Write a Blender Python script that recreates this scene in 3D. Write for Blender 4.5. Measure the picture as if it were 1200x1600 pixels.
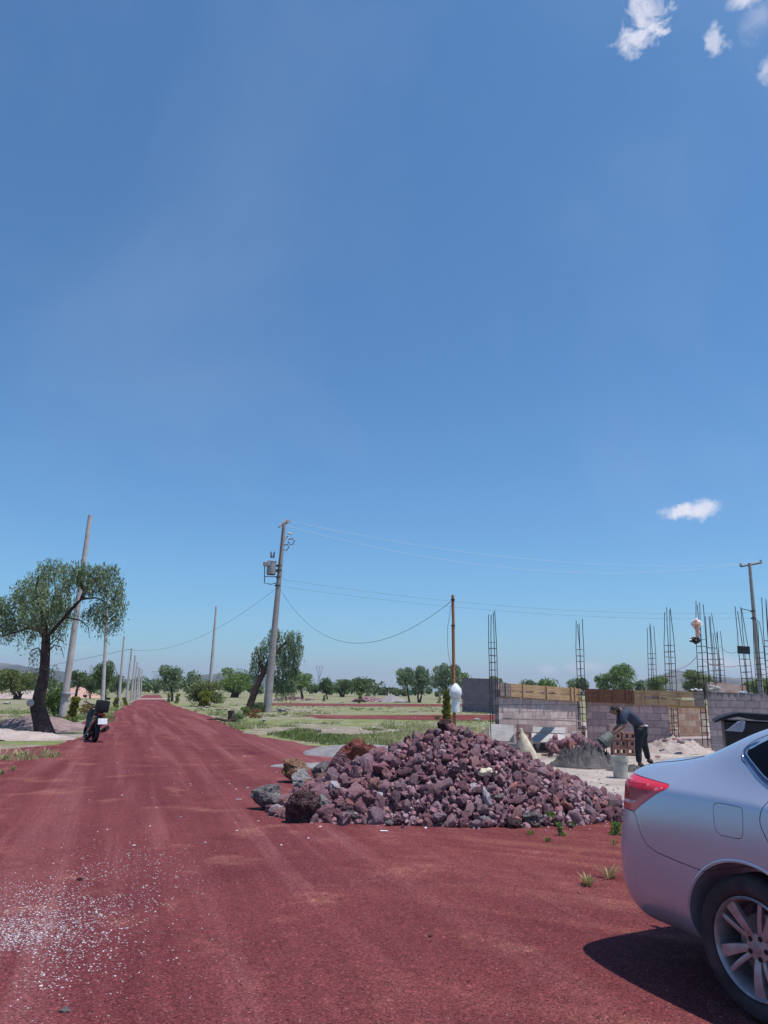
import bpy, bmesh, math, random
import numpy as np
from mathutils import Vector, Matrix, noise
from mathutils.bvhtree import BVHTree
R = math.radians
for o in list(bpy.data.objects): bpy.data.objects.remove(o)
SC = bpy.context.scene
COL = SC.collection
random.seed(7); RNG = np.random.default_rng(7)

# ------------------------------------------------------------------ camera
FPX, CH, HY, ROLL = 1120.0, 1.6, 1079.0, 0.9
PITCH = math.atan((HY - 800) / FPX)
FW = Vector((0, math.cos(PITCH), math.sin(PITCH)))
_u0 = Vector((0, -math.sin(PITCH), math.cos(PITCH))); _r0 = Vector((1, 0, 0))
_r = R(ROLL)
RT = _r0 * math.cos(_r) + _u0 * math.sin(_r)
UP = -_r0 * math.sin(_r) + _u0 * math.cos(_r)
cam = bpy.data.cameras.new('camera'); camo = bpy.data.objects.new('camera', cam); COL.objects.link(camo)
cam.sensor_fit = 'HORIZONTAL'; cam.sensor_width = 36; cam.lens = 36 * FPX / 1200
cam.clip_start = 0.05; cam.clip_end = 20000
M = Matrix.Identity(4)
for i in range(3):
    M[i][0] = RT[i]; M[i][1] = UP[i]; M[i][2] = -FW[i]
M[2][3] = CH
camo.matrix_world = M
SC.camera = camo

def ray(px, py): return FW + RT * ((px - 600) / FPX) - UP * ((py - 800) / FPX)
def gp(px, py, z=0.0):                     # ground contact seen at a place of the photograph
    d = ray(px, py); t = (z - CH) / d.z; return Vector((d.x * t, d.y * t, z))
def at(px, py, Y):                         # a point at depth Y
    d = ray(px, py); t = Y / d.y; return Vector((d.x * t, Y, CH + d.z * t))

# ------------------------------------------------------------------ sky, sun, exposure
SUN_AZ, SUN_EL = R(-22), R(72.5)              # azimuth from +X towards +Y
w = bpy.data.worlds.new('World'); SC.world = w; w.use_nodes = True
nt = w.node_tree; N = nt.nodes; L = nt.links
N.clear()
wout = N.new('ShaderNodeOutputWorld'); bg = N.new('ShaderNodeBackground')
sky = N.new('ShaderNodeTexSky'); sky.sky_type = 'NISHITA'; sky.sun_disc = False
sky.sun_elevation = SUN_EL; sky.sun_rotation = R(90) - SUN_AZ
sky.altitude = 0; sky.air_density = 1.0; sky.dust_density = 0.65; sky.ozone_density = 2.0
wb = N.new('ShaderNodeMix'); wb.data_type = 'RGBA'; wb.blend_type = 'MULTIPLY'; wb.inputs['Factor'].default_value = 1.0   # white balance of the sky
L.new(sky.outputs[0], wb.inputs['A']); wb.inputs['B'].default_value = (0.615, 1.12, 1.41, 1)
tc = N.new('ShaderNodeTexCoord')
def wmath(op, a, b=None, c=None, clamp=False):
    n = N.new('ShaderNodeMath'); n.operation = op; n.use_clamp = clamp
    for i, v in enumerate((a, b, c)):
        if v is None: continue
        if isinstance(v, (int, float)): n.inputs[i].default_value = v
        else: L.new(v, n.inputs[i])
    return n.outputs[0]
def wdot(vec):
    n = N.new('ShaderNodeVectorMath'); n.operation = 'DOT_PRODUCT'
    L.new(tc.outputs['Generated'], n.inputs[0]); n.inputs[1].default_value = vec; return n.outputs['Value']
def wnoise(scale, detail=7, rough=0.6, dist=0.0, stretch=None):
    n = N.new('ShaderNodeTexNoise'); n.inputs['Scale'].default_value = scale; n.inputs['Detail'].default_value = detail
    n.inputs['Roughness'].default_value = rough; n.inputs['Distortion'].default_value = dist
    L.new(tc.outputs['Generated'], n.inputs['Vector']); return n.outputs[0]
nA = wnoise(42, 9, 0.62, 0.5); nB = wnoise(150, 8, 0.62, 0.3); nC = wnoise(70, 8, 0.6, 0.2)
colr = wb.outputs['Result']
# px, py, half w, half h, sharpness, noise node, noise weight, opacity, tilt deg
clouds = [(1000, 60, 40, 24, 1.3, nA, 4.4, 0.7, -10), (1008, 18, 36, 44, 1.2, nA, 4.4, 0.7, 25), (1120, 60, 17, 22, 1.4, nC, 4.2, 0.6, 30),
          (1165, -4, 34, 16, 1.4, nA, 3.4, 0.7, 0), (1196, 112, 14, 26, 1.2, nC, 3.6, 0.5, 0), (1190, 26, 34, 30, .8, nA, 2.6, 0.25, 0),
          (1066, 800, 30, 13, 1.5, nC, 2.6, 0.8, 0), (1092, 796, 34, 17, 1.5, nC, 2.4, 0.8, 0), (855, 1046, 18, 8, 1.7, nB, 1.7, 0.38, 0), (912, 1042, 36, 10, 1.5, nB, 1.9, 0.38, 0),
          (1118, 1034, 26, 17, 1.7, nB, 1.7, 0.42, 0), (1152, 1036, 30, 10, 1.5, nB, 1.7, 0.36, 0), (1190, 1046, 34, 20, 1.5, nB, 1.7, 0.32, 0),
          (125, 1012, 18, 6, 1.0, nB, 1.6, 0.22, 0), (600, 1062, 60, 7, 1.0, nB, 1.5, 0.15, 0)]
for (px, py, hw, hh, k, nz, wt, op, tilt) in clouds:
    c = ray(px, py).normalized()
    rx = RT.cross(Vector((0, 0, 0))) if False else Vector((c.y, -c.x, 0)).normalized(); ux = rx.cross(c).normalized()
    t_ = R(tilt); rx2 = rx * math.cos(t_) + ux * math.sin(t_); ux2 = -rx * math.sin(t_) + ux * math.cos(t_)
    s = 1.0 / (FPX / math.cos(math.atan(abs(py - 800) / FPX)))
    a = wmath('DIVIDE', wdot(rx2), hw * s); b = wmath('DIVIDE', wmath('SUBTRACT', wdot(ux2), c.dot(ux2)), hh * s)
    r2 = wmath('ADD', wmath('MULTIPLY', a, a), wmath('MULTIPLY', b, b))
    m = wmath('MULTIPLY', wmath('SUBTRACT', 1.0, wmath('SQRT', r2)), k)
    m = wmath('ADD', m, wmath('MULTIPLY', wmath('SUBTRACT', nz, 0.5), wt))
    front = wmath('GREATER_THAN', wdot(c), 0.5)
    m = wmath('MULTIPLY', wmath('MULTIPLY', m, front, clamp=True), op)
    mx = N.new('ShaderNodeMix'); mx.data_type = 'RGBA'
    L.new(m, mx.inputs['Factor']); L.new(colr, mx.inputs['A']); mx.inputs['B'].default_value = (8.6, 8.6, 9.6, 1)
    colr = mx.outputs['Result']
veil = wnoise(2.2, 5, .55, .4); sepv = N.new('ShaderNodeMapRange'); sepv.inputs['From Min'].default_value = .5; sepv.inputs['From Max'].default_value = .75; sepv.inputs['To Max'].default_value = .10; L.new(veil, sepv.inputs['Value'])
mx = N.new('ShaderNodeMix'); mx.data_type = 'RGBA'; L.new(sepv.outputs[0], mx.inputs['Factor']); L.new(colr, mx.inputs['A']); mx.inputs['B'].default_value = (5.5, 6.6, 8.2, 1); colr = mx.outputs['Result']
L.new(colr, bg.inputs['Color']); bg.inputs['Strength'].default_value = 0.10
L.new(bg.outputs[0], wout.inputs['Surface'])

sun = bpy.data.lights.new('sun', 'SUN'); suno = bpy.data.objects.new('sun', sun); COL.objects.link(suno)
sun.energy = 4.8; sun.angle = R(0.5); sun.color = (1.0, 0.95, 0.93)
sdir = Vector((math.cos(SUN_EL) * math.cos(SUN_AZ), math.cos(SUN_EL) * math.sin(SUN_AZ), math.sin(SUN_EL)))
suno.rotation_euler = sdir.to_track_quat('Z', 'Y').to_euler(); suno.location = (20, 5, 60)
SC.view_settings.view_transform = 'Standard'; SC.view_settings.look = 'None'
SC.view_settings.exposure = 0.0; SC.view_settings.gamma = 1.0; SC.view_settings.use_curve_mapping = False
SC.cycles.max_bounces = 8; SC.cycles.volume_bounces = 0; SC.cycles.volume_max_steps = 64

# ------------------------------------------------------------------ helpers: objects
def link(o, parent=None):
    COL.objects.link(o)
    if parent is not None: o.parent = parent
    return o
def tag(o, label=None, cat=None, group=None, kind=None):
    if label: o['label'] = label
    if cat: o['category'] = cat
    if group: o['group'] = group
    if kind: o['kind'] = kind
    return o
def empty(name, loc=(0, 0, 0), rz=0.0):
    o = bpy.data.objects.new(name, None); o.empty_display_size = 0.2
    link(o); o.location = loc; o.rotation_euler = (0, 0, rz); return o
def mobj(name, mesh, mat=None, parent=None):
    if mat is not None and not mesh.materials: mesh.materials.append(mat)
    return link(bpy.data.objects.new(name, mesh), parent)
def smooth(me, ang=None):
    me.polygons.foreach_set('use_smooth', [True] * len(me.polygons))
    if ang is not None: me.set_sharp_from_angle(angle=R(ang))
    return me
def np_mesh(name, V, F, rnd=None):
    me = bpy.data.meshes.new(name); me.from_pydata(np.asarray(V).tolist(), [], np.asarray(F).tolist())
    if rnd is not None:
        a = me.attributes.new('rnd', 'FLOAT', 'FACE'); a.data.foreach_set('value', np.asarray(rnd, dtype=np.float32))
    me.update(); return me
def copy_tree(o, parent=None):
    c = o.copy(); COL.objects.link(c)
    if parent is not None: c.parent = parent
    for ch in list(o.children): copy_tree(ch, c)
    return c

class MB:
    """collects shapes of ONE part"""
    def __init__(s): s.bm = bmesh.new()
    def box(s, size, loc=(0, 0, 0), rot=None, bev=0.0, seg=1):
        r = bmesh.ops.create_cube(s.bm, size=1.0); vs = r['verts']
        bmesh.ops.scale(s.bm, vec=size, verts=vs)
        if bev > 0:
            es = list({e for v in vs for e in v.link_edges})
            rr = bmesh.ops.bevel(s.bm, geom=es, offset=bev, segments=seg, affect='EDGES', profile=0.6)
            vs = list({v for f in rr['faces'] for v in f.verts} | {v for v in vs if v.is_valid})
            vs = s._island(vs)
        if rot is not None: bmesh.ops.rotate(s.bm, cent=(0, 0, 0), matrix=rot if isinstance(rot, Matrix) else Matrix.Rotation(rot[2], 3, 'Z') @ Matrix.Rotation(rot[1], 3, 'Y') @ Matrix.Rotation(rot[0], 3, 'X'), verts=vs)
        bmesh.ops.translate(s.bm, vec=loc, verts=vs); return s
    def _island(s, vs):
        seen = set(vs); st = list(vs)
        while st:
            v = st.pop()
            for e in v.link_edges:
                u = e.other_vert(v)
                if u not in seen: seen.add(u); st.append(u)
        return list(seen)
    def tube(s, pts, rad, n=8, cap=True):
        pts = [Vector(p) for p in pts]; rings = []
        rads = rad if isinstance(rad, (list, tuple)) else [rad] * len(pts)
        prev = None
        for i, p in enumerate(pts):
            t = (pts[min(i + 1, len(pts) - 1)] - pts[max(i - 1, 0)])
            t = t.normalized() if t.length > 1e-9 else Vector((0, 0, 1))
            if prev is None:
                a = Vector((0, 0, 1)) if abs(t.z) < .9 else Vector((1, 0, 0)); u = t.cross(a).normalized()
            else:
                u = (prev - t * prev.dot(t)); u = u.normalized() if u.length > 1e-6 else t.orthogonal().normalized()
            prev = u; v = t.cross(u)
            rings.append([s.bm.verts.new(p + (u * math.cos(2 * math.pi * k / n) + v * math.sin(2 * math.pi * k / n)) * rads[i]) for k in range(n)])
        for a, b in zip(rings, rings[1:]):
            for k in range(n): s.bm.faces.new((a[k], a[(k + 1) % n], b[(k + 1) % n], b[k]))
        if cap and n > 2:
            s.bm.faces.new(rings[0][::-1]); s.bm.faces.new(rings[-1])
        return s
    def lathe(s, prof, n=32, mtx=None, close=False):
        """prof: (radius, height) along local Z"""
        rings = []
        for r, z in prof:
            ring = []
            for k in range(n):
                a = 2 * math.pi * k / n; p = Vector((r * math.cos(a), r * math.sin(a), z))
                ring.append(s.bm.verts.new(mtx @ p if mtx else p))
            rings.append(ring)
        prs = list(zip(rings, rings[1:])) + ([(rings[-1], rings[0])] if close else [])
        for a, b in prs:
            for k in range(n): s.bm.faces.new((a[k], a[(k + 1) % n], b[(k + 1) % n], b[k]))
        if not close:
            if prof[0][0] > 1e-5: s.bm.faces.new(rings[0][::-1])
            if prof[-1][0] > 1e-5: s.bm.faces.new(rings[-1])
        return s
    def ball(s, loc, rad, sub=2, scl=(1, 1, 1), rot=None):
        r = bmesh.ops.create_icosphere(s.bm, subdivisions=sub, radius=rad); vs = r['verts']
        bmesh.ops.scale(s.bm, vec=scl, verts=vs)
        if rot is not None: bmesh.ops.rotate(s.bm, cent=(0, 0, 0), matrix=rot, verts=vs)
        bmesh.ops.translate(s.bm, vec=loc, verts=vs); return s
    def prism(s, pts, d0, d1, mtx=None):
        """pts 2D outline in local XY, extruded in Z d0..d1"""
        mtx = mtx or Matrix.Identity(4)
        a = [s.bm.verts.new(mtx @ Vector((x, y, d0))) for x, y in pts]; b = [s.bm.verts.new(mtx @ Vector((x, y, d1))) for x, y in pts]
        n = len(pts); s.bm.faces.new(a[::-1]); s.bm.faces.new(b)
        for k in range(n): s.bm.faces.new((a[k], a[(k + 1) % n], b[(k + 1) % n], b[k]))
        return s
    def mesh(s, name='m', sm=None):
        bmesh.ops.recalc_face_normals(s.bm, faces=s.bm.faces)
        me = bpy.data.meshes.new(name); s.bm.to_mesh(me); s.bm.free()
        if sm is not None: smooth(me, sm)
        return me
    def build(s, name, mat, parent=None, sm=None):
        return mobj(name, s.mesh(name, sm), mat, parent)

# ------------------------------------------------------------------ helpers: materials
class MT:
    def __init__(s, name, rough=0.8, metal=0.0, spec=0.3):
        s.m = bpy.data.materials.new(name); s.m.use_nodes = True; s.t = s.m.node_tree; s.N = s.t.nodes; s.L = s.t.links
        s.b = s.N['Principled BSDF']; s.b.inputs['Roughness'].default_value = rough; s.b.inputs['Metallic'].default_value = metal
        s.b.inputs['Specular IOR Level'].default_value = spec
        s.tc = s.N.new('ShaderNodeTexCoord'); s.co = s.tc.outputs['Object']
    def noise(s, scale, detail=4, rough=0.55, dist=0.0, vec=None, stretch=None, rot=0.0):
        n = s.N.new('ShaderNodeTexNoise'); n.inputs['Scale'].default_value = scale; n.inputs['Detail'].default_value = detail
        n.inputs['Roughness'].default_value = rough; n.inputs['Distortion'].default_value = dist
        v = vec or s.co
        if stretch or rot:
            mp = s.N.new('ShaderNodeMapping'); mp.inputs['Scale'].default_value = stretch or (1, 1, 1); mp.inputs['Rotation'].default_value = (0, 0, rot)
            # rotate first, then scale
            mp.vector_type = 'TEXTURE'; mp.inputs['Scale'].default_value = tuple(1 / q for q in (stretch or (1, 1, 1)))
            s.L.new(v, mp.inputs['Vector']); v = mp.outputs[0]
        s.L.new(v, n.inputs['Vector']); return n.outputs[0]
    def voro(s, scale, feature='F1', out='Distance', vec=None, rnd=1.0):
        n = s.N.new('ShaderNodeTexVoronoi'); n.feature = feature; n.inputs['Scale'].default_value = scale
        n.inputs['Randomness'].default_value = rnd; s.L.new(vec or s.co, n.inputs['Vector']); return n.outputs[out]
    def ramp(s, f, stops, interp='LINEAR'):
        n = s.N.new('ShaderNodeValToRGB'); cr = n.color_ramp; cr.interpolation = interp
        while len(cr.elements) < len(stops): cr.elements.new(0.5)
        for e, (p, c) in zip(cr.elements, stops):
            e.position = p; e.color = (c, c, c, 1) if isinstance(c, (int, float)) else (c[0], c[1], c[2], 1)
        s.L.new(f, n.inputs[0]); return n.outputs['Color']
    def mix(s, f, a, b, mode='MIX'):
        n = s.N.new('ShaderNodeMix'); n.data_type = 'RGBA'; n.blend_type = mode
        for k, v in (('Factor', f), ('A', a), ('B', b)):
            if isinstance(v, (int, float)): n.inputs[k].default_value = v if k == 'Factor' else (v, v, v, 1)
            elif isinstance(v, (tuple, list)): n.inputs[k].default_value = (v[0], v[1], v[2], 1)
            else: s.L.new(v, n.inputs[k])
        return n.outputs['Result']
    def math(s, op, a, b=0.0, clamp=False):
        n = s.N.new('ShaderNodeMath'); n.operation = op; n.use_clamp = clamp
        for i, v in enumerate((a, b)):
            if isinstance(v, (int, float)): n.inputs[i].default_value = v
            else: s.L.new(v, n.inputs[i])
        return n.outputs[0]
    def attr(s, name):
        n = s.N.new('ShaderNodeAttribute'); n.attribute_name = name; return n.outputs['Fac']
    def orand(s): return s.N.new('ShaderNodeObjectInfo').outputs['Random']
    def base(s, c):
        if isinstance(c, tuple): s.b.inputs['Base Color'].default_value = (c[0], c[1], c[2], 1)
        else: s.L.new(c, s.b.inputs['Base Color'])
        return s
    def bump(s, h, strength=0.5, dist=0.02):
        n = s.N.new('ShaderNodeBump'); n.inputs['Strength'].default_value = strength; n.inputs['Distance'].default_value = dist
        s.L.new(h, n.inputs['Height']); s.L.new(n.outputs[0], s.b.inputs['Normal']); return s
    def xyz(s, vec=None):
        n = s.N.new('ShaderNodeSeparateXYZ'); s.L.new(vec or s.co, n.inputs[0]); return n.outputs
def simple(name, c, rough=0.7, metal=0.0, var=0.25, scale=8.0, bump=0.2, bs=60.0, bd=0.004, spec=0.3):
    m = MT(name, rough, metal, spec)
    d = tuple(x * (1 - var) for x in c); l = tuple(min(1, x * (1 + var * .6)) for x in c)
    f = m.noise(scale, 5, 0.6)
    m.base(m.ramp(f, [(0.3, d), (0.7, l)]))
    if bump: m.bump(m.noise(bs, 4), bump, bd)
    return m.m

# red volcanic gravel of the tracks
def red_mat(name, warm=1.0):
    m = MT(name, 0.95, 0, 0.12)
    big = m.noise(0.35, 5, 0.6, 0.6)
    tr1 = m.noise(2.2, 5, 0.6, 0.5, stretch=(1.0, 0.035, 1), rot=R(19))      # wheel tracks along the road
    tr2 = m.noise(1.9, 5, 0.6, 0.9, stretch=(1.0, 0.05, 1), rot=R(66))     # turning in from the right
    fine = m.noise(70, 3, 0.7); grit = m.voro(110, out='Color'); g2 = m.voro(60, out='Color')
    sep = m.N.new('ShaderNodeSeparateColor'); m.L.new(grit, sep.inputs[0])
    sep2 = m.N.new('ShaderNodeSeparateColor'); m.L.new(g2, sep2.inputs[0])
    c = m.ramp(tr1, [(0.34, (.118, .026, .031)), (0.51, (.163, .041, .046)), (0.66, (.245, .086, .088))])
    c2 = m.ramp(tr2, [(0.34, (.104, .021, .025)), (0.51, (.156, .037, .037)), (0.66, (.240, .080, .062))])
    x = m.xyz()
    side = m.ramp(m.math('ADD', m.math('MULTIPLY', x[0], 0.12), big), [(0.45, 0.0), (0.75, 1.0)])
    c = m.mix(side, c, c2)
    c = m.mix(m.ramp(big, [(0.38, 0.0), (0.68, .5)]), c, (.235, .065, .062))
    pat = m.noise(1.1, 6, 0.65, 0.3)
    c = m.mix(m.ramp(pat, [(0.56, 0.0), (0.68, .48)]), c, (.38, .155, .115))
    pat2 = m.noise(0.8, 5, 0.6, 0.3, stretch=(1.3, 1.3, 1), rot=R(50))
    c = m.mix(m.ramp(pat2, [(0.56, 0.0), (0.72, .5)]), c, (.100, .018, .025))
    v = m.ramp(sep.outputs[0], [(0.0, .38), (0.45, .92), (0.9, 1.35), (1.0, 2.2)])
    c = m.mix(0.62, c, v, 'MULTIPLY')
    v2 = m.ramp(sep2.outputs[1], [(0.0, .7), (0.6, 1.0), (0.97, 1.25), (1.0, 2.2)])
    c = m.mix(0.6, c, v2, 'MULTIPLY')
    c = m.mix(0.45, c, m.ramp(fine, [(.3, .7), (.7, 1.3)]), 'MULTIPLY')
    m.base(c)
    h = m.math('ADD', m.math('MULTIPLY', m.voro(110), -0.4), m.math('MULTIPLY', fine, 0.5))
    h = m.math('ADD', h, m.math('MULTIPLY', m.voro(60), -0.4))
    h = m.math('ADD', h, m.math('MULTIPLY', tr1, 2.0)); h = m.math('ADD', h, m.math('MULTIPLY', tr2, 1.6))
    m.bump(h, 0.8, 0.02); return m.m
RED = red_mat('red_gravel')

def field_mat():
    m = MT('dry_field', 0.95, 0, 0.1)
    a = m.noise(0.13, 6, 0.62, 0.4, stretch=(0.6, 1.4, 1)); b = m.noise(1.4, 6, 0.7); c3 = m.noise(9, 4, 0.7); d = m.noise(0.02, 4, 0.6)
    soil = m.ramp(b, [(0.3, (.22, .175, .135)), (0.55, (.34, .285, .225)), (0.75, (.50, .44, .38))])
    grass = m.ramp(b, [(0.3, (.12, .155, .045)), (0.6, (.24, .275, .10)), (0.8, (.40, .37, .23))])
    b2 = m.noise(0.55, 6, 0.7, 0.5, stretch=(0.8, 1.5, 1)); f = m.math('ADD', m.math('MULTIPLY', a, 0.45), m.math('ADD', m.math('MULTIPLY', b2, 0.45), m.math('MULTIPLY', c3, 0.16)))
    col = m.mix(m.ramp(f, [(0.49, 0.0), (0.57, 0.95)]), soil, grass)
    col = m.mix(m.ramp(d, [(0.5, 0.0), (0.65, .5)]), col, (.14, .16, .07))
    red = m.noise(0.3, 5, 0.6, stretch=(.5, 2.2, 1))
    col = m.mix(m.ramp(red, [(0.60, 0.0), (0.70, .5)]), col, (.24, .10, .085))
    col = m.mix(0.85, col, m.ramp(c3, [(.28, .50), (.68, 1.25)]), 'MULTIPLY'); c4 = m.noise(28, 4, 0.75); col = m.mix(0.6, col, m.ramp(c4, [(.3, .55), (.7, 1.3)]), 'MULTIPLY')
    m.base(col); m.bump(m.math('ADD', b, c3), 0.8, 0.08); return m.m
FIELD = field_mat()

def pale_mat(name, c, dark, sc=1.0, spot=0.0):
    m = MT(name, 0.95, 0, 0.1)
    a = m.noise(0.7 * sc, 6, 0.65); b = m.noise(9 * sc, 5, 0.7); g = m.voro(60 * sc, out='Color')
    s3 = m.N.new('ShaderNodeSeparateColor'); m.L.new(g, s3.inputs[0])
    col = m.ramp(a, [(0.32, dark), (0.62, c)])
    col = m.mix(0.6, col, m.ramp(b, [(.25, .6), (.7, 1.2)]), 'MULTIPLY')
    col = m.mix(0.5, col, m.ramp(s3.outputs[0], [(0, .6), (.8, 1.05), (1, 1.5)]), 'MULTIPLY')
    m.base(col); m.bump(m.math('ADD', m.math('MULTIPLY', m.voro(60 * sc), -.6), b), 0.7, 0.02); return m.m
PAD = pale_mat('pale_site_soil', (.48, .41, .355), (.32, .26, .225))
GRAVEL = pale_mat('grey_gravel', (.33, .31, .31), (.22, .20, .205), 1.6)
MORTAR = pale_mat('wet_mortar', (.185, .165, .16), (.10, .088, .085), 2.0)
DIRT = pale_mat('pale_dirt', (.50, .41, .365), (.32, .25, .22), 1.2)

def rock_mat(name, src):
    m = MT(name, 0.92, 0, 0.18)
    r = m.orand() if src == 'object' else m.attr('rnd')
    n1 = m.noise(7, 6, 0.7); n2 = m.noise(30, 6, 0.75); pits = m.voro(24)
    c = m.ramp(r, [(0.0, (.10, .050, .064)), (0.14, (.24, .10, .12)), (0.30, (.34, .135, .15)), (0.46, (.23, .135, .165)),
                   (0.58, (.42, .185, .185)), (0.70, (.30, .20, .235)), (0.82, (.45, .27, .29)), (0.93, (.40, .15, .115)), (0.972, (.42, .33, .36)), (1.0, (.70, .63, .65))])
    c = m.mix(m.ramp(n1, [(0.42, 0.0), (0.70, .6)]), c, (.40, .29, .33))
    c = m.mix(0.7, c, m.ramp(n2, [(.3, .5), (.72, 1.35)]), 'MULTIPLY')
    c = m.mix(m.ramp(pits, [(0.0, .6), (0.30, .0)]), c, (.035, .018, .02))
    m.base(c); m.bump(m.math('ADD', n2, m.math('MULTIPLY', pits, 1.2)), 0.9, 0.02); return m.m
ROCK = rock_mat('volcanic_rock', 'object'); ROCKS = rock_mat('volcanic_rubble', 'attr')
def boulder_mat(name, cols, pitw=.6):
    m = MT(name, 0.92, 0, 0.18)
    n1 = m.noise(4, 6, 0.7, 0.3); n2 = m.noise(32, 6, 0.72); pits = m.voro(26)
    c = m.ramp(n1, [(0.3, cols[0]), (0.5, cols[1]), (0.68, cols[2])])
    c = m.mix(0.8, c, m.ramp(n2, [(.3, .45), (.72, 1.35)]), 'MULTIPLY')
    c = m.mix(m.ramp(pits, [(0.0, pitw), (0.30, .0)]), c, tuple(x * .25 for x in cols[0]))
    m.base(c); m.bump(m.math('ADD', n2, m.math('MULTIPLY', pits, 1.4)), 1.0, 0.03); return m.m

def block_mat(name, cs, mortar, bw=0.40, bh=0.21, cap=None):
    """coursed blocks; object X runs along the wall, Z up"""
    m = MT(name, 0.95, 0, 0.08)
    x = m.xyz(); comb = m.N.new('ShaderNodeCombineXYZ'); m.L.new(x[0], comb.inputs[0]); m.L.new(x[2], comb.inputs[1])
    dn = m.noise(3.5, 3, .6); 
    bt = m.N.new('ShaderNodeTexBrick'); bt.inputs['Scale'].default_value = 1.0
    bt.inputs['Brick Width'].default_value = bw; bt.inputs['Row Height'].default_value = bh
    bt.inputs['Mortar Size'].default_value = 0.010; bt.inputs['Mortar Smooth'].default_value = 0.3; bt.inputs['Bias'].default_value = 0.0
    bt.inputs['Color1'].default_value = (0, 0, 0, 1); bt.inputs['Color2'].default_value = (1, 1, 1, 1); bt.inputs['Mortar'].default_value = (.5, .5, .5, 1)
    m.L.new(comb.outputs[0], bt.inputs['Vector'])
    sc = m.N.new('ShaderNodeSeparateColor'); m.L.new(bt.outputs['Color'], sc.inputs[0])
    col = m.ramp(sc.outputs[0], [(0.0, cs[0]), (0.45, cs[1]), (1.0, cs[2])])
    col = m.mix(bt.outputs['Fac'], col, mortar)
    n = m.noise(5, 6, 0.7); n2 = m.noise(60, 4, 0.7)
    col = m.mix(0.8, col, m.ramp(n, [(.3, .60), (.7, 1.25)]), 'MULTIPLY')
    col = m.mix(0.5, col, m.ramp(n2, [(.3, .7), (.7, 1.25)]), 'MULTIPLY')
    if cap:  # cement-stained top course with runs
        drip = m.noise(7, 5, .7, stretch=(1.6, 1, .12))
        f = m.math('ADD', m.math('MULTIPLY', m.math('SUBTRACT', x[2], cap), 3.2), m.math('MULTIPLY', m.math('SUBTRACT', drip, .5), 2.2))
        col = m.mix(m.ramp(f, [(0.0, 0.0), (0.25, .85)]), col, (.13, .125, .13))
    m.base(col); h = m.math('ADD', m.math('MULTIPLY', bt.outputs['Fac'], -1.2), m.math('MULTIPLY', n2, .5)); m.bump(h, 0.7, 0.012)
    return m.m
PINK = block_mat('sunlit_pink_blocks', ((.47, .35, .32), (.57, .43, .395), (.68, .53, .48)), (.341, .270, .256))  # lit copy of the blockwork, sunlight put into the colour
MAUVE = block_mat('shaded_mauve_blocks', ((.37, .27, .27), (.46, .325, .32), (.62, .43, .39)), (.257, .203, .209))  # shaded copy of the same blockwork, shade put into the colour
CAPPED = block_mat('stained_blocks', ((.377, .293, .299), (.442, .338, .338), (.520, .390, .377)), (.247, .195, .202), cap=1.585)
MIXED = block_mat('mixed_cream_blocks', ((.52, .42, .33), (.36, .20, .145), (.56, .47, .39)), (.34, .27, .23), 0.34, 0.20)
REDB = block_mat('red_cream_blocks', ((.368, .184, .149), (.529, .391, .333), (.414, .230, .184)), (.4, .391, .356), 0.437, 0.2)
FARW = block_mat('far_purple_blocks', ((.235, .185, .21), (.26, .205, .225), (.29, .235, .25)), (.21, .17, .19), 0.6, 0.3)

def wood_mat(name, c, dark, axis=0):
    m = MT(name, 0.8, 0, 0.2)
    st = [12, 12, 12]; st[axis] = 1.0
    g = m.noise(3.5, 6, 0.65, 0.4, stretch=tuple(st)); k = m.noise(2.0, 4, 0.6)
    col = m.ramp(g, [(0.3, dark), (0.62, c)]); col = m.mix(0.6, col, m.ramp(k, [(.3, .6), (.7, 1.2)]), 'MULTIPLY')
    m.base(col); m.bump(g, 0.4, 0.005); return m.m
OCHRE = wood_mat('ochre_formwork', (.56, .37, .21), (.33, .195, .10))
RUST = wood_mat('red_brown_formwork', (.27, .125, .075), (.14, .058, .035))
GREYW = wood_mat('grey_plank', (.33, .27, .24), (.16, .11, .09))
PALEW = wood_mat('pale_plywood', (.50, .47, .45), (.36, .33, .31))
POLEW = wood_mat('orange_timber', (.42, .20, .095), (.19, .075, .035), 2)
POLEG = wood_mat('weathered_pole', (.40, .34, .31), (.25, .20, .18), 2)
CONC = simple('concrete_pole', (.50, .455, .43), .85, var=.25, scale=3)
CONCB = simple('tall_pole_concrete', (.33, .295, .285), .85, var=.25, scale=3)
IRON = simple('rusty_rebar', (.045, .028, .034), .8, .2, var=.5, scale=20)
IRONB = simple('blue_tinted_rebar', (.028, .034, .045), .75, .2, var=.5, scale=20)
BLACKP = simple('black_plastic', (.012, .012, .015), .38, var=.3, bump=0.05, spec=.5)
BLACKR = simple('black_rubber', (.022, .021, .022), .75, var=.4)
STEEL = simple('galvanised_steel', (.33, .32, .33), .45, .7)
WIREW = simple('aluminium_wire', (.66, .67, .72), .6, .0, bump=0); WIREK = simple('black_cable', (.03, .03, .04), .6, bump=0)
WIREG = simple('grey_cable', (.13, .14, .18), .6, bump=0)
BARK = simple('dark_bark', (.075, .045, .042), .95, var=.6, scale=6, bump=1.0, bs=14, bd=.04)
BARKG = simple('grey_bark', (.17, .13, .125), .95, var=.5, scale=6, bump=1.0, bs=14, bd=.04)
CLAYB = simple('red_brown_block', (.30, .155, .125), .92, var=.35, scale=5)
PINKB = simple('pinkish_block', (.38, .25, .225), .92, var=.3, scale=5)
GREYB = simple('grey_block', (.35, .30, .29), .92, var=.3, scale=5)
WHITEP = simple('white_plastic', (.74, .74, .76), .5, var=.12, bump=.3, bs=18, bd=.03)
PAIL = simple('dirty_cream_pail', (.50, .47, .41), .6, var=.35, scale=5)
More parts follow.
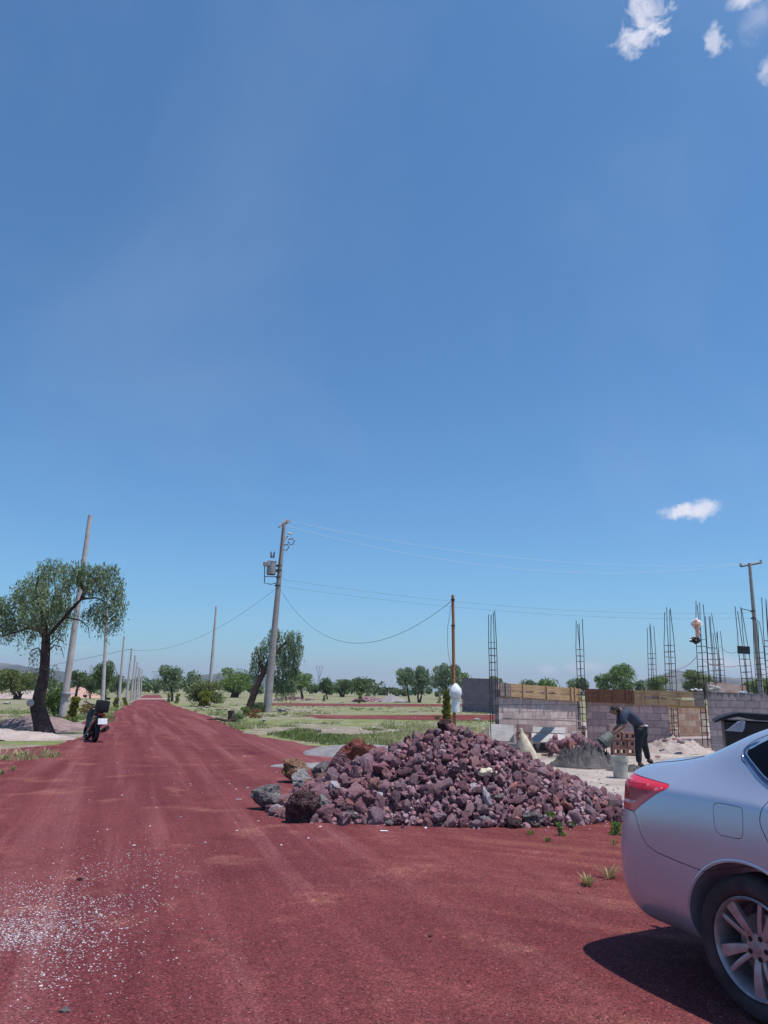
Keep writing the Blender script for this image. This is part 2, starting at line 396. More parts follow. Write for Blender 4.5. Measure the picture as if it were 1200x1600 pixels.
SACKM = simple('cream_sack', (.62, .53, .39), .85, var=.25, scale=6, bump=.6, bs=16, bd=.02)
SKIN = simple('brown_skin', (.22, .115, .08), .6, var=.15, bump=.1)
SHIRT = simple('navy_shirt', (.052, .062, .098), .9, var=.35, scale=10, bump=.8, bs=22, bd=.02)
TROUS = simple('dark_jeans', (.030, .038, .046), .9, var=.6, scale=7, bump=.8, bs=18, bd=.02)
HAIR = simple('dark_hair', (.02, .013, .012), .7, var=.4, bump=.6, bs=200)

def leaf_mat(name, cols, trans=0.35):
    m = MT(name, 0.6, 0, 0.25)
    r = m.attr('rnd'); n = m.noise(0.9, 3, .6)
    f = m.math('ADD', m.math('MULTIPLY', r, .75), m.math('MULTIPLY', m.math('SUBTRACT', n, .5), 1.1), clamp=True)
    c = m.ramp(f, [(0.05, cols[0]), (0.45, cols[1]), (0.85, cols[2])])
    m.base(c)
    tr = m.N.new('ShaderNodeBsdfTranslucent'); m.L.new(c, tr.inputs['Color'])
    mx = m.N.new('ShaderNodeMixShader'); mx.inputs[0].default_value = trans
    out = m.N['Material Output']; m.L.new(m.b.outputs[0], mx.inputs[1]); m.L.new(tr.outputs[0], mx.inputs[2]); m.L.new(mx.outputs[0], out.inputs['Surface'])
    return m.m
LEAFP = leaf_mat('pepper_leaves', ((.085, .125, .065), (.21, .285, .15), (.40, .47, .29)))
LEAFD = leaf_mat('dark_leaves', ((.055, .088, .038), (.13, .19, .08), (.25, .32, .14)))
LEAFO = leaf_mat('olive_leaves', ((.08, .10, .036), (.19, .23, .08), (.33, .37, .15)))
LEAFG = leaf_mat('green_leaves', ((.07, .12, .03), (.17, .26, .07), (.31, .42, .13)))
LEAFY = leaf_mat('golden_leaves', ((.08, .10, .012), (.20, .22, .02), (.40, .36, .04)))
LEAFR = leaf_mat('rusty_leaves', ((.12, .055, .03), (.26, .14, .06), (.34, .27, .08)))
GRASSM = leaf_mat('field_grass', ((.12, .17, .045), (.30, .32, .13), (.60, .53, .34)), .3)
WEEDM = leaf_mat('fresh_weed', ((.05, .12, .015), (.12, .26, .04), (.25, .40, .09)), .35)
STRAWM = leaf_mat('straw', ((.25, .19, .09), (.46, .37, .19), (.36, .40, .14)), .3)

# ------------------------------------------------------------------ setting: ground, tracks, building pad, hills
def sheet(name, pts, z, mat, sub=0, jit=0.0, seed=0):
    """irregular polygon; long edges are broken up and jittered"""
    rnd = random.Random(seed); out = []
    n = len(pts)
    for i in range(n):
        a = Vector(pts[i][:2]); b = Vector(pts[(i + 1) % n][:2]); dist = max(2.0, min(a.length, b.length)); ln = (b - a).length
        k = max(1, min(60, int(ln / max(.12, .02 * dist)))) if jit else 1
        nrm = Vector((-(b - a).y, (b - a).x)).normalized() if ln > 0 else Vector((0, 0))
        for q in range(k):
            p = a.lerp(b, q / k)
            if jit and q: p = p + nrm * (noise.noise((p.x * .9, p.y * .9, seed)) * jit * 1.3 + noise.noise((p.x * 3, p.y * 3, seed)) * jit * .6 + (rnd.random() - .5) * jit * .5)
            out.append((p.x, p.y, z))
    me = bpy.data.meshes.new(name); me.from_pydata(out, [], [list(range(len(out)))]); me.update()
    if me.polygons[0].normal.z < 0: me.flip_normals()
    return tag(mobj(name, me, mat), kind='structure')
g_me = bpy.data.meshes.new('ground'); S = 6500
g_me.from_pydata([(-S, -60, 0), (S, -60, 0), (S, S, 0), (-S, S, 0)], [], [(0, 1, 2, 3)]); tag(mobj('ground', g_me, FIELD), kind='structure')

def G(px, py): v = gp(px, py); return (v.x, v.y)
road = [(-45, -8), (45, -8), (45, 9.6), (6.0, 9.75), (3.6, 9.9), (2.8, 10.9), (1.2, 11.6), (-.2, 12.0), G(575, 1174), G(540, 1170), G(505, 1167), G(470, 1163), G(440, 1157), G(405, 1150),
        G(375, 1142), G(352, 1130), G(330, 1120), G(300, 1111), G(270, 1102), G(256, 1093), G(250, 1086), G(226, 1086), G(218, 1091), G(208, 1097), G(190, 1106),
        G(172, 1116), G(160, 1132), G(148, 1146), G(118, 1154), G(90, 1164), G(45, 1168), G(0, 1172), G(-120, 1180), (-45, 17)]
sheet('red_gravel_road', road, 0.012, RED, jit=.30, seed=3)
sheet('left_crossing_track', [G(-260, 1129), G(0, 1131), G(60, 1131), G(130, 1129), G(172, 1119), G(166, 1128), G(130, 1138), G(60, 1139), G(0, 1140), G(-260, 1139)], 0.010, RED, jit=.3, seed=5)
sheet('near_field_track', [G(470, 1117), G(560, 1118), G(700, 1117), G(800, 1117), G(900, 1118), G(900, 1127), G(780, 1126), G(690, 1126), G(600, 1124), G(500, 1123)], 0.010, RED, jit=.35, seed=6)
sheet('far_field_track', [G(395, 1098), G(470, 1099), G(560, 1100), G(640, 1100), G(800, 1101), G(800, 1104), G(640, 1104), G(560, 1104), G(470, 1103), G(380, 1101)], 0.014, RED, jit=.3, seed=7)
sheet('building_site_ground', [(0.5, 10.5), (3, 8.8), (40, 8.8), (40, 45), (12, 45), G(778, 1140), G(745, 1150), G(700, 1158), G(640, 1165), G(600, 1170)], 0.006, PAD, jit=.3, seed=8)
sheet('pale_cross_path', [G(212, 1093), G(330, 1093), G(330, 1091.6), G(214, 1091.6)], 0.03, PAD, jit=.2, seed=9)
sheet('worn_pale_patch', [G(560, 1166), G(520, 1158), G(450, 1147), G(430, 1143), G(480, 1144), G(560, 1150), G(640, 1154), G(640, 1160)], 0.008, DIRT, jit=.3, seed=12)

HILLM = MT('wooded_hill', .95, 0, .05)
_n = HILLM.noise(.012, 6, .7); _n2 = HILLM.noise(.0035, 5, .6)
_c = HILLM.ramp(_n, [(.35, (.018, .032, .020)), (.6, (.045, .065, .035)), (.75, (.12, .12, .08))])
HILLM.base(HILLM.mix(HILLM.ramp(_n2, [(.5, 0.0), (.6, .5)]), _c, (.20, .19, .12))); HILLM = HILLM.m
def hill(name, Y, prof, depth=900):
    V = []; F = []; rows = 14
    xs = []
    for (p0, y0), (p1, y1) in zip(prof, prof[1:]):
        k = max(2, int((p1 - p0) / 4))
        for q in range(k): t = q / k; xs.append((p0 + (p1 - p0) * t, y0 + (y1 - y0) * (3 * t * t - 2 * t ** 3)))
    xs.append(prof[-1]); n = len(xs)
    for r in range(rows):
        t = r / (rows - 1)                      # 0 near foot .. 1 far foot
        hgt = math.sin(math.pi * min(1, t * 1.15)) ** .8 if t < .87 else max(0, math.sin(math.pi * min(1, t * 1.15)))
        for (px, py) in xs:
            p = at(px, py, Y); y = Y + (t - .43) * depth; x = p.x * (y / Y) ** .3
            z = max(0, p.z) * hgt + (noise.noise((x * .01, y * .01, 3)) * .10 + noise.noise((x * .04, y * .04, 8)) * .05) * max(0, p.z) * hgt - 2
            V.append((x, y, z))
    for r in range(rows - 1):
        for i in range(n - 1): F.append((r * n + i, r * n + i + 1, (r + 1) * n + i + 1, (r + 1) * n + i))
    return tag(mobj(name, smooth(np_mesh(name, V, F)), HILLM), kind='structure')
hill('hill', 3000, [(-260, 1050), (-120, 1030), (0, 1036), (30, 1038), (70, 1045), (110, 1050), (160, 1062), (240, 1070), (300, 1074)])
hill('hill', 3300, [(230, 1075), (290, 1062), (330, 1053), (365, 1049), (400, 1053), (450, 1062), (520, 1073), (600, 1078)])
hill('hill', 3200, [(960, 1084), (1000, 1068), (1030, 1054), (1058, 1048), (1085, 1052), (1120, 1057), (1160, 1060), (1230, 1058), (1320, 1052), (1450, 1070)])

# ------------------------------------------------------------------ vegetation
def leaves_np(C, size, asp=0.35, droop=0.0, rng=RNG, tri=False):
    """a quad leaf at each centre; droop 0..1 turns the long axis downwards"""
    n = len(C); d = rng.normal(size=(n, 3)); d /= np.linalg.norm(d, axis=1)[:, None]
    d = d * (1 - droop) + np.array([0, 0, -1.0]) * droop + rng.normal(size=(n, 3)) * .12
    d /= np.linalg.norm(d, axis=1)[:, None]
    e = rng.normal(size=(n, 3)); e -= d * (e * d).sum(1)[:, None]; e /= np.linalg.norm(e, axis=1)[:, None]
    s = (size * rng.uniform(.6, 1.35, n))[:, None]
    a = d * s * .5; b = e * s * .5 * asp
    V = np.concatenate([C - a, C + b * 1.0, C + a, C - b * 1.0], 0)
    idx = np.arange(n); F = np.stack([idx, idx + n, idx + 2 * n, idx + 3 * n], 1)
    return V, F
def clump_points(cl, n, rng=RNG, shell=.45):
    """points in a set of ellipsoid clumps (c, r) weighted by volume, denser to the outside"""
    vol = np.array([r[0] * r[1] * r[2] for c, r in cl]) ** .75; vol /= vol.sum(); out = []
    for (c, r), k in zip(cl, (vol * n).astype(int) + 3):
        d = rng.normal(size=(k, 3)); d /= np.linalg.norm(d, axis=1)[:, None]
        rad = rng.uniform(shell ** 3, 1.05, k) ** (1 / 3)
        out.append(np.array(c) + d * rad[:, None] * np.array(r))
    return np.concatenate(out)
def tree(name, label, cat, base, crown, leafm, barkm=BARK, nleaf=2600, leaf=.2, droop=.35, trunk_r=None, group=None, asp=.4, nclump=9, seed=0, lean=0.0, trunks=1):
    """base px, crown box px (l, t, r, b); stands on the ground at base"""
    rng = np.random.default_rng(seed + 11); rd = random.Random(seed)
    b = gp(*base); Y = min(b.y, 170.0); b = Vector((b.x * Y / b.y, Y, 0)); l, t, r, bo = crown
    leaf = max(leaf * .8, 3.3 * Y / FPX); nleaf = int(max(nleaf, (r - l) * (bo - t) * 2.1))
    TL = at(l, t, Y); BR = at(r, bo, Y); cx = (TL.x + BR.x) / 2; cz = (TL.z + BR.z) / 2; hw = (BR.x - TL.x) / 2; hh = (TL.z - BR.z) / 2
    root = empty(name, (b.x, b.y, 0)); tag(root, label, cat, group)
    C = Vector((cx - b.x, 0, cz)); hd = hw * .9; cl = []
    for k in range(nclump):
        a = 2 * math.pi * k / nclump * 1.618 + rd.random(); q = rd.uniform(.25, .68); v = rd.uniform(-.55, .68)
        rr = rd.uniform(.30, .50)
        cl.append(((C.x + math.cos(a) * q * hw, math.sin(a) * q * hd, C.z + v * hh), (hw * rr, hd * rr, hh * rr * rd.uniform(.7, 1.1))))
    cl.append(((C.x, 0, C.z + .05 * hh), (hw * .5, hd * .5, hh * .55)))
    P = clump_points(cl, int(nleaf * .85), rng); 
    ex = clump_points([((C.x, 0, C.z), (hw * .98, hd * .98, hh))], int(nleaf * .15), rng, .6); P = np.concatenate([P, ex])
    P = P[P[:, 2] > .05]
    V, F = leaves_np(P, leaf, asp, droop, rng)
    mobj('crown', np_mesh('crown', V, F, rng.random(len(F))), leafm, root)
    tr = trunk_r or max(.09, hw * .075); mb = MB()
    zb = max(.25, C.z - hh * .55)
    for q in range(trunks):
        ox = (q - (trunks - 1) / 2) * tr * 3.2
        mb.tube([(ox * .4, 0, -.05), (ox * .6 + C.x * .25 + rd.uniform(-.1, .1) * hw, 0, zb * .5), (C.x * .8 + ox, 0, zb), (C.x + ox, 0, C.z + hh * .1)], [tr * 1.35, tr, tr * .8, tr * .3], 7)
    for (c, rr) in cl[:6]:
        mb.tube([(C.x * .7, 0, zb * .85), ((C.x + c[0]) / 2, c[1] * .4, (zb + c[2]) / 2 - .02 * hh), c], [tr * .55, tr * .35, tr * .12], 5)
    mb.build('trunk', barkm, root, 60)
    return root

def strands(cl, nst, ln, rng, leaf, per=16, asp=.22, sway=.25):
    """weeping foliage: leaflets along hanging twigs"""
    P = clump_points(cl, nst, rng, .2); n = len(P)
    L0 = rng.uniform(.4, 1.0, n)[:, None] * ln
    dirx = rng.normal(size=(n, 3)) * sway; dirx[:, 2] = 0
    Cs = []
    for k in range(per):
        t = k / per
        Cs.append(P + dirx * L0 * (t - t * t * .5) + np.array([0, 0, -1.0]) * L0 * t * (0.35 + .65 * t) + rng.normal(size=(n, 3)) * .035)
    return leaves_np(np.concatenate(Cs), leaf, asp, .55, rng)

# the big pepper tree on the left bank
def pepper_tree():
    b = gp(66, 1146); Y = b.y; rng = np.random.default_rng(5)
    root = empty('pepper_tree', (b.x, b.y, 0)); tag(root, 'large weeping pepper tree with a dark crooked trunk leaning over the left bank', 'tree')
    def Q(px, py, dy=0.0): p = at(px, py, Y + dy); return Vector((p.x - b.x, dy, p.z))
    mb = MB()
    mb.tube([Q(70, 1152), Q(66, 1132), Q(59, 1105), Q(62, 1085), Q(69, 1055), Q(71, 1020), Q(72, 995)], [.37, .28, .25, .20, .17, .155, .14], 12)
    br = [[Q(72, 998), Q(62, 985, .2), Q(45, 981, .4), Q(25, 988, .5), Q(2, 994, .8)], [Q(72, 996), Q(84, 984, -.2), Q(98, 968, -.5), Q(118, 945, -.6), Q(128, 936, -.6), Q(150, 934, -.4), Q(168, 942, -.2)],
          [Q(128, 937, -.6), Q(133, 922, -.6), Q(145, 908, -.5), Q(160, 895, -.3)], [Q(133, 922, -.6), Q(126, 912, -.8), Q(120, 898, -1.0), Q(112, 885, -1.1)],
          [Q(72, 996), Q(70, 965, .3), Q(66, 930, .5), Q(80, 895, .6)], [Q(62, 985, .2), Q(52, 965, .9), Q(40, 945, 1.3), Q(25, 930, 1.5)], [Q(70, 970, .3), Q(90, 935, 1.0), Q(105, 905, 1.3)],
          [Q(72, 996), Q(66, 960, -.8), Q(55, 930, -1.4), Q(60, 900, -1.5)]]
    for p in br: mb.tube(p, [.085 - .065 * i / (len(p) - 1) for i in range(len(p))], 7)
    for p in ([Q(74, 1020), Q(85, 1008, -.2), Q(95, 1010, -.3), Q(100, 1028, -.3)], [Q(70, 1030), Q(60, 1012, .2), Q(50, 1015, .3), Q(46, 1024, .3)], [Q(105, 965, -.5), Q(128, 970, -.6), Q(138, 980, -.6), Q(140, 998, -.6)], [Q(75, 1010), Q(88, 998, .4), Q(100, 1003, .5)]):
        mb.tube(p, [.03, .022, .015, .008][:len(p)], 5)
    mb.build('trunk', BARK, root, 60)
    st = MB(); st.lathe([(.001, -.02), (.10, -.02), (.13, .0), (.13, .03), (.105, .05), (.001, .052)], 12, Matrix.Translation(Q(55, 1098) + Vector((0, -.34, 0))) @ Matrix.Rotation(R(88), 4, 'X'))
    st.build('cut_branch_stub', simple('pale_cut_wood', (.42, .36, .35), .9), root, 40)
    def cl(lst): return [((Q(x, y, d).x, d, Q(x, y, d).z), (rx * Y / FPX, rx * Y / FPX * .8 + .25, ry * Y / FPX)) for (x, y, d, rx, ry) in lst]
    A = cl([(83, 885, .5, 22, 16), (62, 905, .2, 22, 20), (45, 925, .6, 26, 20), (20, 945, 1.0, 24, 18), (0, 950, .5, 16, 20), (70, 935, -.9, 26, 26), (98, 925, .6, 14, 18), (85, 960, .2, 26, 18), (55, 960, -.5, 24, 20), (30, 968, .9, 22, 14), (108, 895, -.9, 16, 20), (125, 888, -1.0, 18, 13), (150, 895, -.4, 22, 16), (172, 890, -.2, 14, 12), (150, 915, -.5, 18, 13), (178, 912, -.2, 16, 18), (185, 938, -.2, 14, 20), (168, 955, -.1, 18, 16), (152, 950, -.3, 14, 12), (10, 980, .8, 14, 10), (-20, 960, .5, 22, 22), (104, 940, -.2, 14, 14)])
    V1, F1 = strands(A, 1380, .75, rng, .125, 12, .30)
    Bc = cl([(55, 1020, .2, 10, 10), (62, 1045, .3, 8, 8), (82, 1045, .2, 12, 8), (165, 975, -.1, 14, 12), (184, 968, -.1, 9, 12), (45, 990, .6, 20, 8), (130, 958, -.5, 12, 8), (90, 990, .2, 16, 8), (80, 1065, .3, 7, 6)])
    V2, F2 = strands(Bc, 130, .8, rng, .10, 12, .28)
    V = np.concatenate([V1, V2]); F = np.concatenate([F1, F2 + len(V1)])
    n = len(F); mobj('crown', np_mesh('crown', V, F, rng.random(n)), LEAFP, root)
pepper_tree()

def leaning_tree():
    b = gp(383, 1111); Y = b.y; rng = np.random.default_rng(9)
    root = empty('leaning_tree', (b.x, b.y, 0)); tag(root, 'leaning weeping tree behind the power pole on the right side of the road', 'tree')
    def Q(px, py, dy=0.0): p = at(px, py, Y + dy); return Vector((p.x - b.x, dy, p.z))
    mb = MB(); mb.tube([Q(390, 1114), Q(392, 1098), Q(400, 1075), Q(412, 1050), Q(424, 1025)], [.36, .27, .23, .19, .14], 10)
    for p in ([Q(412, 1050), Q(405, 1030, .3), Q(402, 1015, .4)], [Q(418, 1038), Q(435, 1015, -.3), Q(450, 1000, -.4)], [Q(420, 1030), Q(432, 1000, .4), Q(428, 988, .6)]): mb.tube(p, [.16, .1, .04], 6)
    mb.build('trunk', BARK, root, 60)
    cl = [((Q(x, y, d).x, d, Q(x, y, d).z), (rx * Y / FPX, rx * Y / FPX * .9, ry * Y / FPX)) for (x, y, d, rx, ry) in
          [(432, 990, 0, 13, 10), (458, 995, -.3, 15, 12), (420, 1005, .3, 14, 12), (405, 1022, .2, 12, 14), (398, 1040, .2, 9, 12), (448, 1015, .5, 20, 16), (465, 1020, -.3, 10, 20), (432, 1028, -.4, 14, 14), (452, 1040, .2, 16, 16), (436, 1055, .3, 12, 12), (462, 1050, .2, 8, 12), (412, 1040, .6, 8, 10), (442, 1072, .2, 12, 12), (458, 1070, -.2, 9, 10), (425, 1060, .5, 10, 10), (400, 1055, .3, 7, 8)]]
    V, F = strands(cl, 1150, 1.1, rng, .17, 10, .34)
    mobj('crown', np_mesh('crown', V, F, rng.random(len(F))), LEAFP, root)
leaning_tree()

TG1 = 'trees along the left side of the field'; TG2 = 'trees in the middle of the field'; TG3 = 'trees beyond the building walls'
tree('round_tree', 'broad round olive tree standing left of the big pepper tree', 'tree', (26, 1093), (-14, 1044, 60, 1088), LEAFO, nleaf=3600, leaf=.24, trunks=2, seed=1, group=TG1)
tree('leafy_bush', 'tall leafy bush between the pepper tree trunk and the nearest concrete pole', 'bush', (85, 1128), (67, 1060, 103, 1130), LEAFG, nleaf=5200, leaf=.12, seed=2, droop=.1, nclump=12, trunk_r=.05)
tree('small_tree', 'small dark tree right behind the nearest concrete pole', 'tree', (118, 1092), (106, 1046, 142, 1078), LEAFD, nleaf=2200, leaf=.24, seed=3, group=TG1, trunk_r=.16)
tree('small_tree', 'dense dark tree with two trunks beside the second pole on the left', 'tree', (162, 1101), (145, 1032, 180, 1090), LEAFD, nleaf=3200, leaf=.22, seed=4, group=TG1, trunks=2, droop=.6)
tree('small_tree', 'low dark tree between the nearest pole and the two-trunk tree', 'tree', (141, 1092), (133, 1054, 154, 1090), LEAFD, nleaf=1500, leaf=.24, seed=5, group=TG1)
tree('small_tree', 'small tree just right of the two-trunk tree by the road', 'tree', (184, 1090), (174, 1054, 196, 1086), LEAFD, nleaf=1300, leaf=.25, seed=6, group=TG1)
tree('roadside_tree', 'grey-green tree closest to the right edge of the distant road', 'tree', (269, 1096), (247, 1038, 289, 1086), LEAFP, nleaf=3200, leaf=.24, seed=7, group=TG2, droop=.6)
tree('big_bush', 'large dark rounded bush at the foot of the pole right of the road', 'bush', (315, 1104), (290, 1060, 350, 1106), LEAFO, nleaf=5200, leaf=.2, seed=8, nclump=14, droop=.2)
tree('small_tree', 'pale tree behind the large roadside bush', 'tree', (300, 1092), (288, 1046, 316, 1084), LEAFP, nleaf=1500, leaf=.26, seed=9, group=TG2)
tree('field_tree', 'wide green tree between the large bush and the leaning tree', 'tree', (366, 1090), (338, 1042, 402, 1084), LEAFG, nleaf=3600, leaf=.24, seed=10, trunks=3, group=TG2)
tree('field_tree', 'green tree just right of the leaning tree', 'tree', (473, 1092), (446, 1050, 492, 1084), LEAFG, nleaf=2600, leaf=.24, seed=11, group=TG2)
tree('field_tree', 'narrow dark tree in the middle distance with a golden shrub at its foot', 'tree', (512, 1093), (497, 1058, 522, 1086), LEAFD, nleaf=1900, leaf=.24, seed=12, group=TG2)
tree('field_tree', 'dark tree with forked trunks left of the tree over the far rubble', 'tree', (535, 1088), (518, 1060, 552, 1084), LEAFD, nleaf=2200, leaf=.28, seed=13, trunks=3, group=TG2)
tree('field_tree', 'open umbrella-shaped tree growing beside the far rubble heap', 'tree', (562, 1097), (544, 1056, 586, 1080), LEAFD, nleaf=1900, leaf=.24, seed=14, group=TG2, droop=.5)
tree('field_tree', 'slim drooping tree, left one of the pair before the wooden post', 'tree', (640, 1098), (618, 1042, 652, 1078), LEAFP, nleaf=2200, leaf=.22, seed=15, group=TG2, droop=.75)
tree('field_tree', 'drooping tree, right one of the pair before the wooden post', 'tree', (655, 1098), (641, 1040, 676, 1088), LEAFP, nleaf=2800, leaf=.22, seed=16, group=TG2, droop=.75, trunks=2)
tree('field_tree', 'tall pale tree directly behind the wooden post', 'tree', (694, 1092), (670, 1036, 724, 1088), LEAFP, nleaf=3300, leaf=.26, seed=17, group=TG2, droop=.5)
tree('field_tree', 'tree whose crown shows over the left end of the far purple wall', 'tree', (722, 1088), (706, 1050, 740, 1080), LEAFG, nleaf=1500, leaf=.26, seed=18, group=TG2)
for i, (bx, by, box, lm, lb, nn) in enumerate([
    (770, 1090, (758, 1056, 788, 1082), LEAFG, 'low tree crown behind the leftmost rebar column', 1300), (826, 1091, (811, 1060, 839, 1084), LEAFD, 'leftmost small crown above the ochre formwork', 1300),
    (862, 1091, (837, 1058, 876, 1084), LEAFG, 'wide low crown above the ochre formwork, right of the smallest one', 1700), (905, 1091, (885, 1057, 923, 1084), LEAFD, 'dark crown behind the second rebar column', 1700),
    (942, 1092, (928, 1052, 956, 1084), LEAFG, 'small crown left of the big bright tree above the wall', 1500), (974, 1093, (948, 1035, 997, 1084), LEAFG, 'big bright green tree rising over the middle of the wall', 4200),
    (1026, 1094, (1006, 1056, 1046, 1088), LEAFG, 'green crown behind the thin rebar column', 1900), (1090, 1095, (1062, 1046, 1122, 1090), LEAFO, 'broad olive crown behind the rebar column with the cross', 3600),
    (1182, 1098, (1162, 1054, 1224, 1092), LEAFG, 'green crown behind the right-hand utility pole', 2800), (1005, 1092, (990, 1062, 1012, 1086), LEAFD, 'dark low crown right behind the big bright tree', 900)]):
    tree('distant_tree', lb, 'tree', (bx, by), box, lm, nleaf=nn, leaf=.25, seed=30 + i, group=TG3)
def far_wood():
    rng = np.random.default_rng(77); Vs = []; Fs = []; o = 0
    for k in range(110):
        px = rng.uniform(-60, 760) if k < 98 else rng.uniform(760, 1250); py = rng.uniform(1081.5, 1085) + (px - 235) * .012
        b = gp(px, py); h = rng.uniform(2.2, 4.6) * (1.0 if px < 620 else .7); wdt = h * rng.uniform(.5, .9)
        cl = [((b.x + rng.normal() * wdt * .4, b.y + rng.normal() * wdt * .4, h * rng.uniform(.35, .7)), (wdt * .5, wdt * .5, h * .32)) for q in range(4)]
        P = clump_points(cl, 230, rng, .3); P = P[P[:, 2] > 0]
        V, F = leaves_np(P, .7, .6, .2, rng); Vs.append(V); Fs.append(F + o); o += len(V)
    V = np.concatenate(Vs); F = np.concatenate(Fs)
    tag(mobj('distant_woods', np_mesh('distant_woods', V, F, rng.random(len(F))), LEAFD), 'hazy belt of far trees along the horizon', 'woods', kind='stuff')
far_wood()

def shrub(name, label, cat, base, box, lm, n, leaf, seed, droop=-.3, group=None, depth=.9):
    """low plant or columnar shrub: foliage plus stem"""
    b = gp(*base); Y = b.y; l, t, r, bo = box; TL = at(l, t, Y); BR = at(r, bo, Y); rng = np.random.default_rng(seed)
    root = empty(name, (b.x, b.y, 0)); tag(root, label, cat, group)
    hw = (BR.x - TL.x) / 2; cx = (TL.x + BR.x) / 2 - b.x; top = max(.15, TL.z); cl = []
    k = max(3, int(top / max(hw, .05)))
    for i in range(k):
        z = top * (i + .5) / k; cl.append(((cx + rng.normal() * hw * .22, rng.normal() * hw * .22, z), (hw * rng.uniform(.75, 1.05), hw * depth, top / k * .68)))
    P = clump_points(cl, n, rng, .3); P = P[P[:, 2] > .01]
    V, F = leaves_np(P, leaf, .42, 0, rng); V2 = V
    mobj('foliage', np_mesh('foliage', V2, F, rng.random(len(F))), lm, root)
    MB().tube([(0, 0, -.02), (cx * .6, 0, top * .5), (cx, 0, top * .85)], [.03, .02, .008], 5).build('stem', BARKG, root)
    return root
YG = 'golden columnar shrubs planted along the road'
shrub('columnar_shrub', 'golden-green spiral shrub behind the parked motor scooter', 'shrub', (117, 1128), (110, 1089, 122, 1126), LEAFY, 1500, .10, 1, group=YG)
shrub('columnar_shrub', 'small golden column shrub at the foot of the third concrete pole', 'shrub', (182, 1106), (178.5, 1090, 186, 1106), LEAFY, 500, .14, 2, group=YG)
shrub('columnar_shrub', 'tiny golden shrub right of the third concrete pole', 'shrub', (196, 1102), (192.5, 1090, 199, 1102), LEAFY, 350, .14, 3, group=YG)
shrub('columnar_shrub', 'bright yellow-green shrub at the foot of the pole by the large bush', 'shrub', (319, 1105), (313, 1080, 329, 1105), LEAFY, 1300, .16, 4, group=YG)
shrub('columnar_shrub', 'yellow shrub right of the roadside tree trunk', 'shrub', (277, 1099), (274, 1084, 280, 1099), LEAFY, 350, .16, 5, group=YG)
shrub('columnar_shrub', 'yellow shrub left of the roadside tree trunk', 'shrub', (263, 1098), (261, 1084, 266, 1098), LEAFY, 250, .16, 6, group=YG)
shrub('columnar_shrub', 'twisted golden column shrub just left of the wooden post', 'shrub', (698, 1124), (691, 1078, 706, 1123), LEAFY, 2600, .10, 7, group=YG)
shrub('columnar_shrub', 'narrow yellow shrub beneath the umbrella-shaped tree', 'shrub', (562, 1099), (559.5, 1081, 565, 1099), LEAFY, 300, .17, 8, group=YG)
shrub('columnar_shrub', 'small yellow shrub left of the narrow dark field tree', 'shrub', (507, 1096), (504, 1086, 509, 1096), LEAFY, 200, .17, 9, group=YG)
shrub('columnar_shrub', 'olive column shrub under the tall pale tree by the wooden post', 'shrub', (686, 1099), (683, 1081, 690, 1099), LEAFO, 350, .16, 10, group=YG)
shrub('low_bush', 'dark green bush tucked between the leaning trunk and the power pole', 'bush', (404, 1113), (396, 1098, 414, 1114), LEAFD, 1400, .12, 11)
shrub('low_bush', 'green bush in front of the leaning tree trunk', 'bush', (382, 1119), (377, 1105, 391, 1121), LEAFG, 1000, .10, 12)
shrub('rusty_shrub', 'rusty orange shrub at the foot of the nearest concrete pole', 'shrub', (96, 1136), (84, 1119, 106, 1140), LEAFR, 1300, .08, 13)
shrub('rusty_shrub', 'dry rusty shrub beside the leaning tree', 'shrub', (398, 1122), (388, 1108, 410, 1124), LEAFR, 700, .10, 14)
shrub('low_bush', 'leafy green weed bush left of the motor scooter', 'bush', (112, 1138), (103, 1122, 122, 1142), LEAFG, 900, .08, 15)
shrub('low_bush', 'small green bush right of the umbrella-shaped field tree', 'bush', (575, 1088), (569, 1079, 582, 1087), LEAFG, 500, .3, 16)
shrub('low_bush', 'small dark weed bush on the near field track', 'bush', (683, 1124), (679, 1119, 688, 1125), LEAFD, 350, .07, 17)
shrub('low_bush', 'grey-green bush at the road corner next to the dark stump', 'bush', (372, 1128), (364, 1114, 384, 1130), LEAFP, 900, .08, 18)
shrub('rusty_shrub', 'rusty weeds standing beside the road near the two-trunk tree', 'shrub', (136, 1118), (124, 1100, 150, 1118), LEAFR, 900, .10, 19)

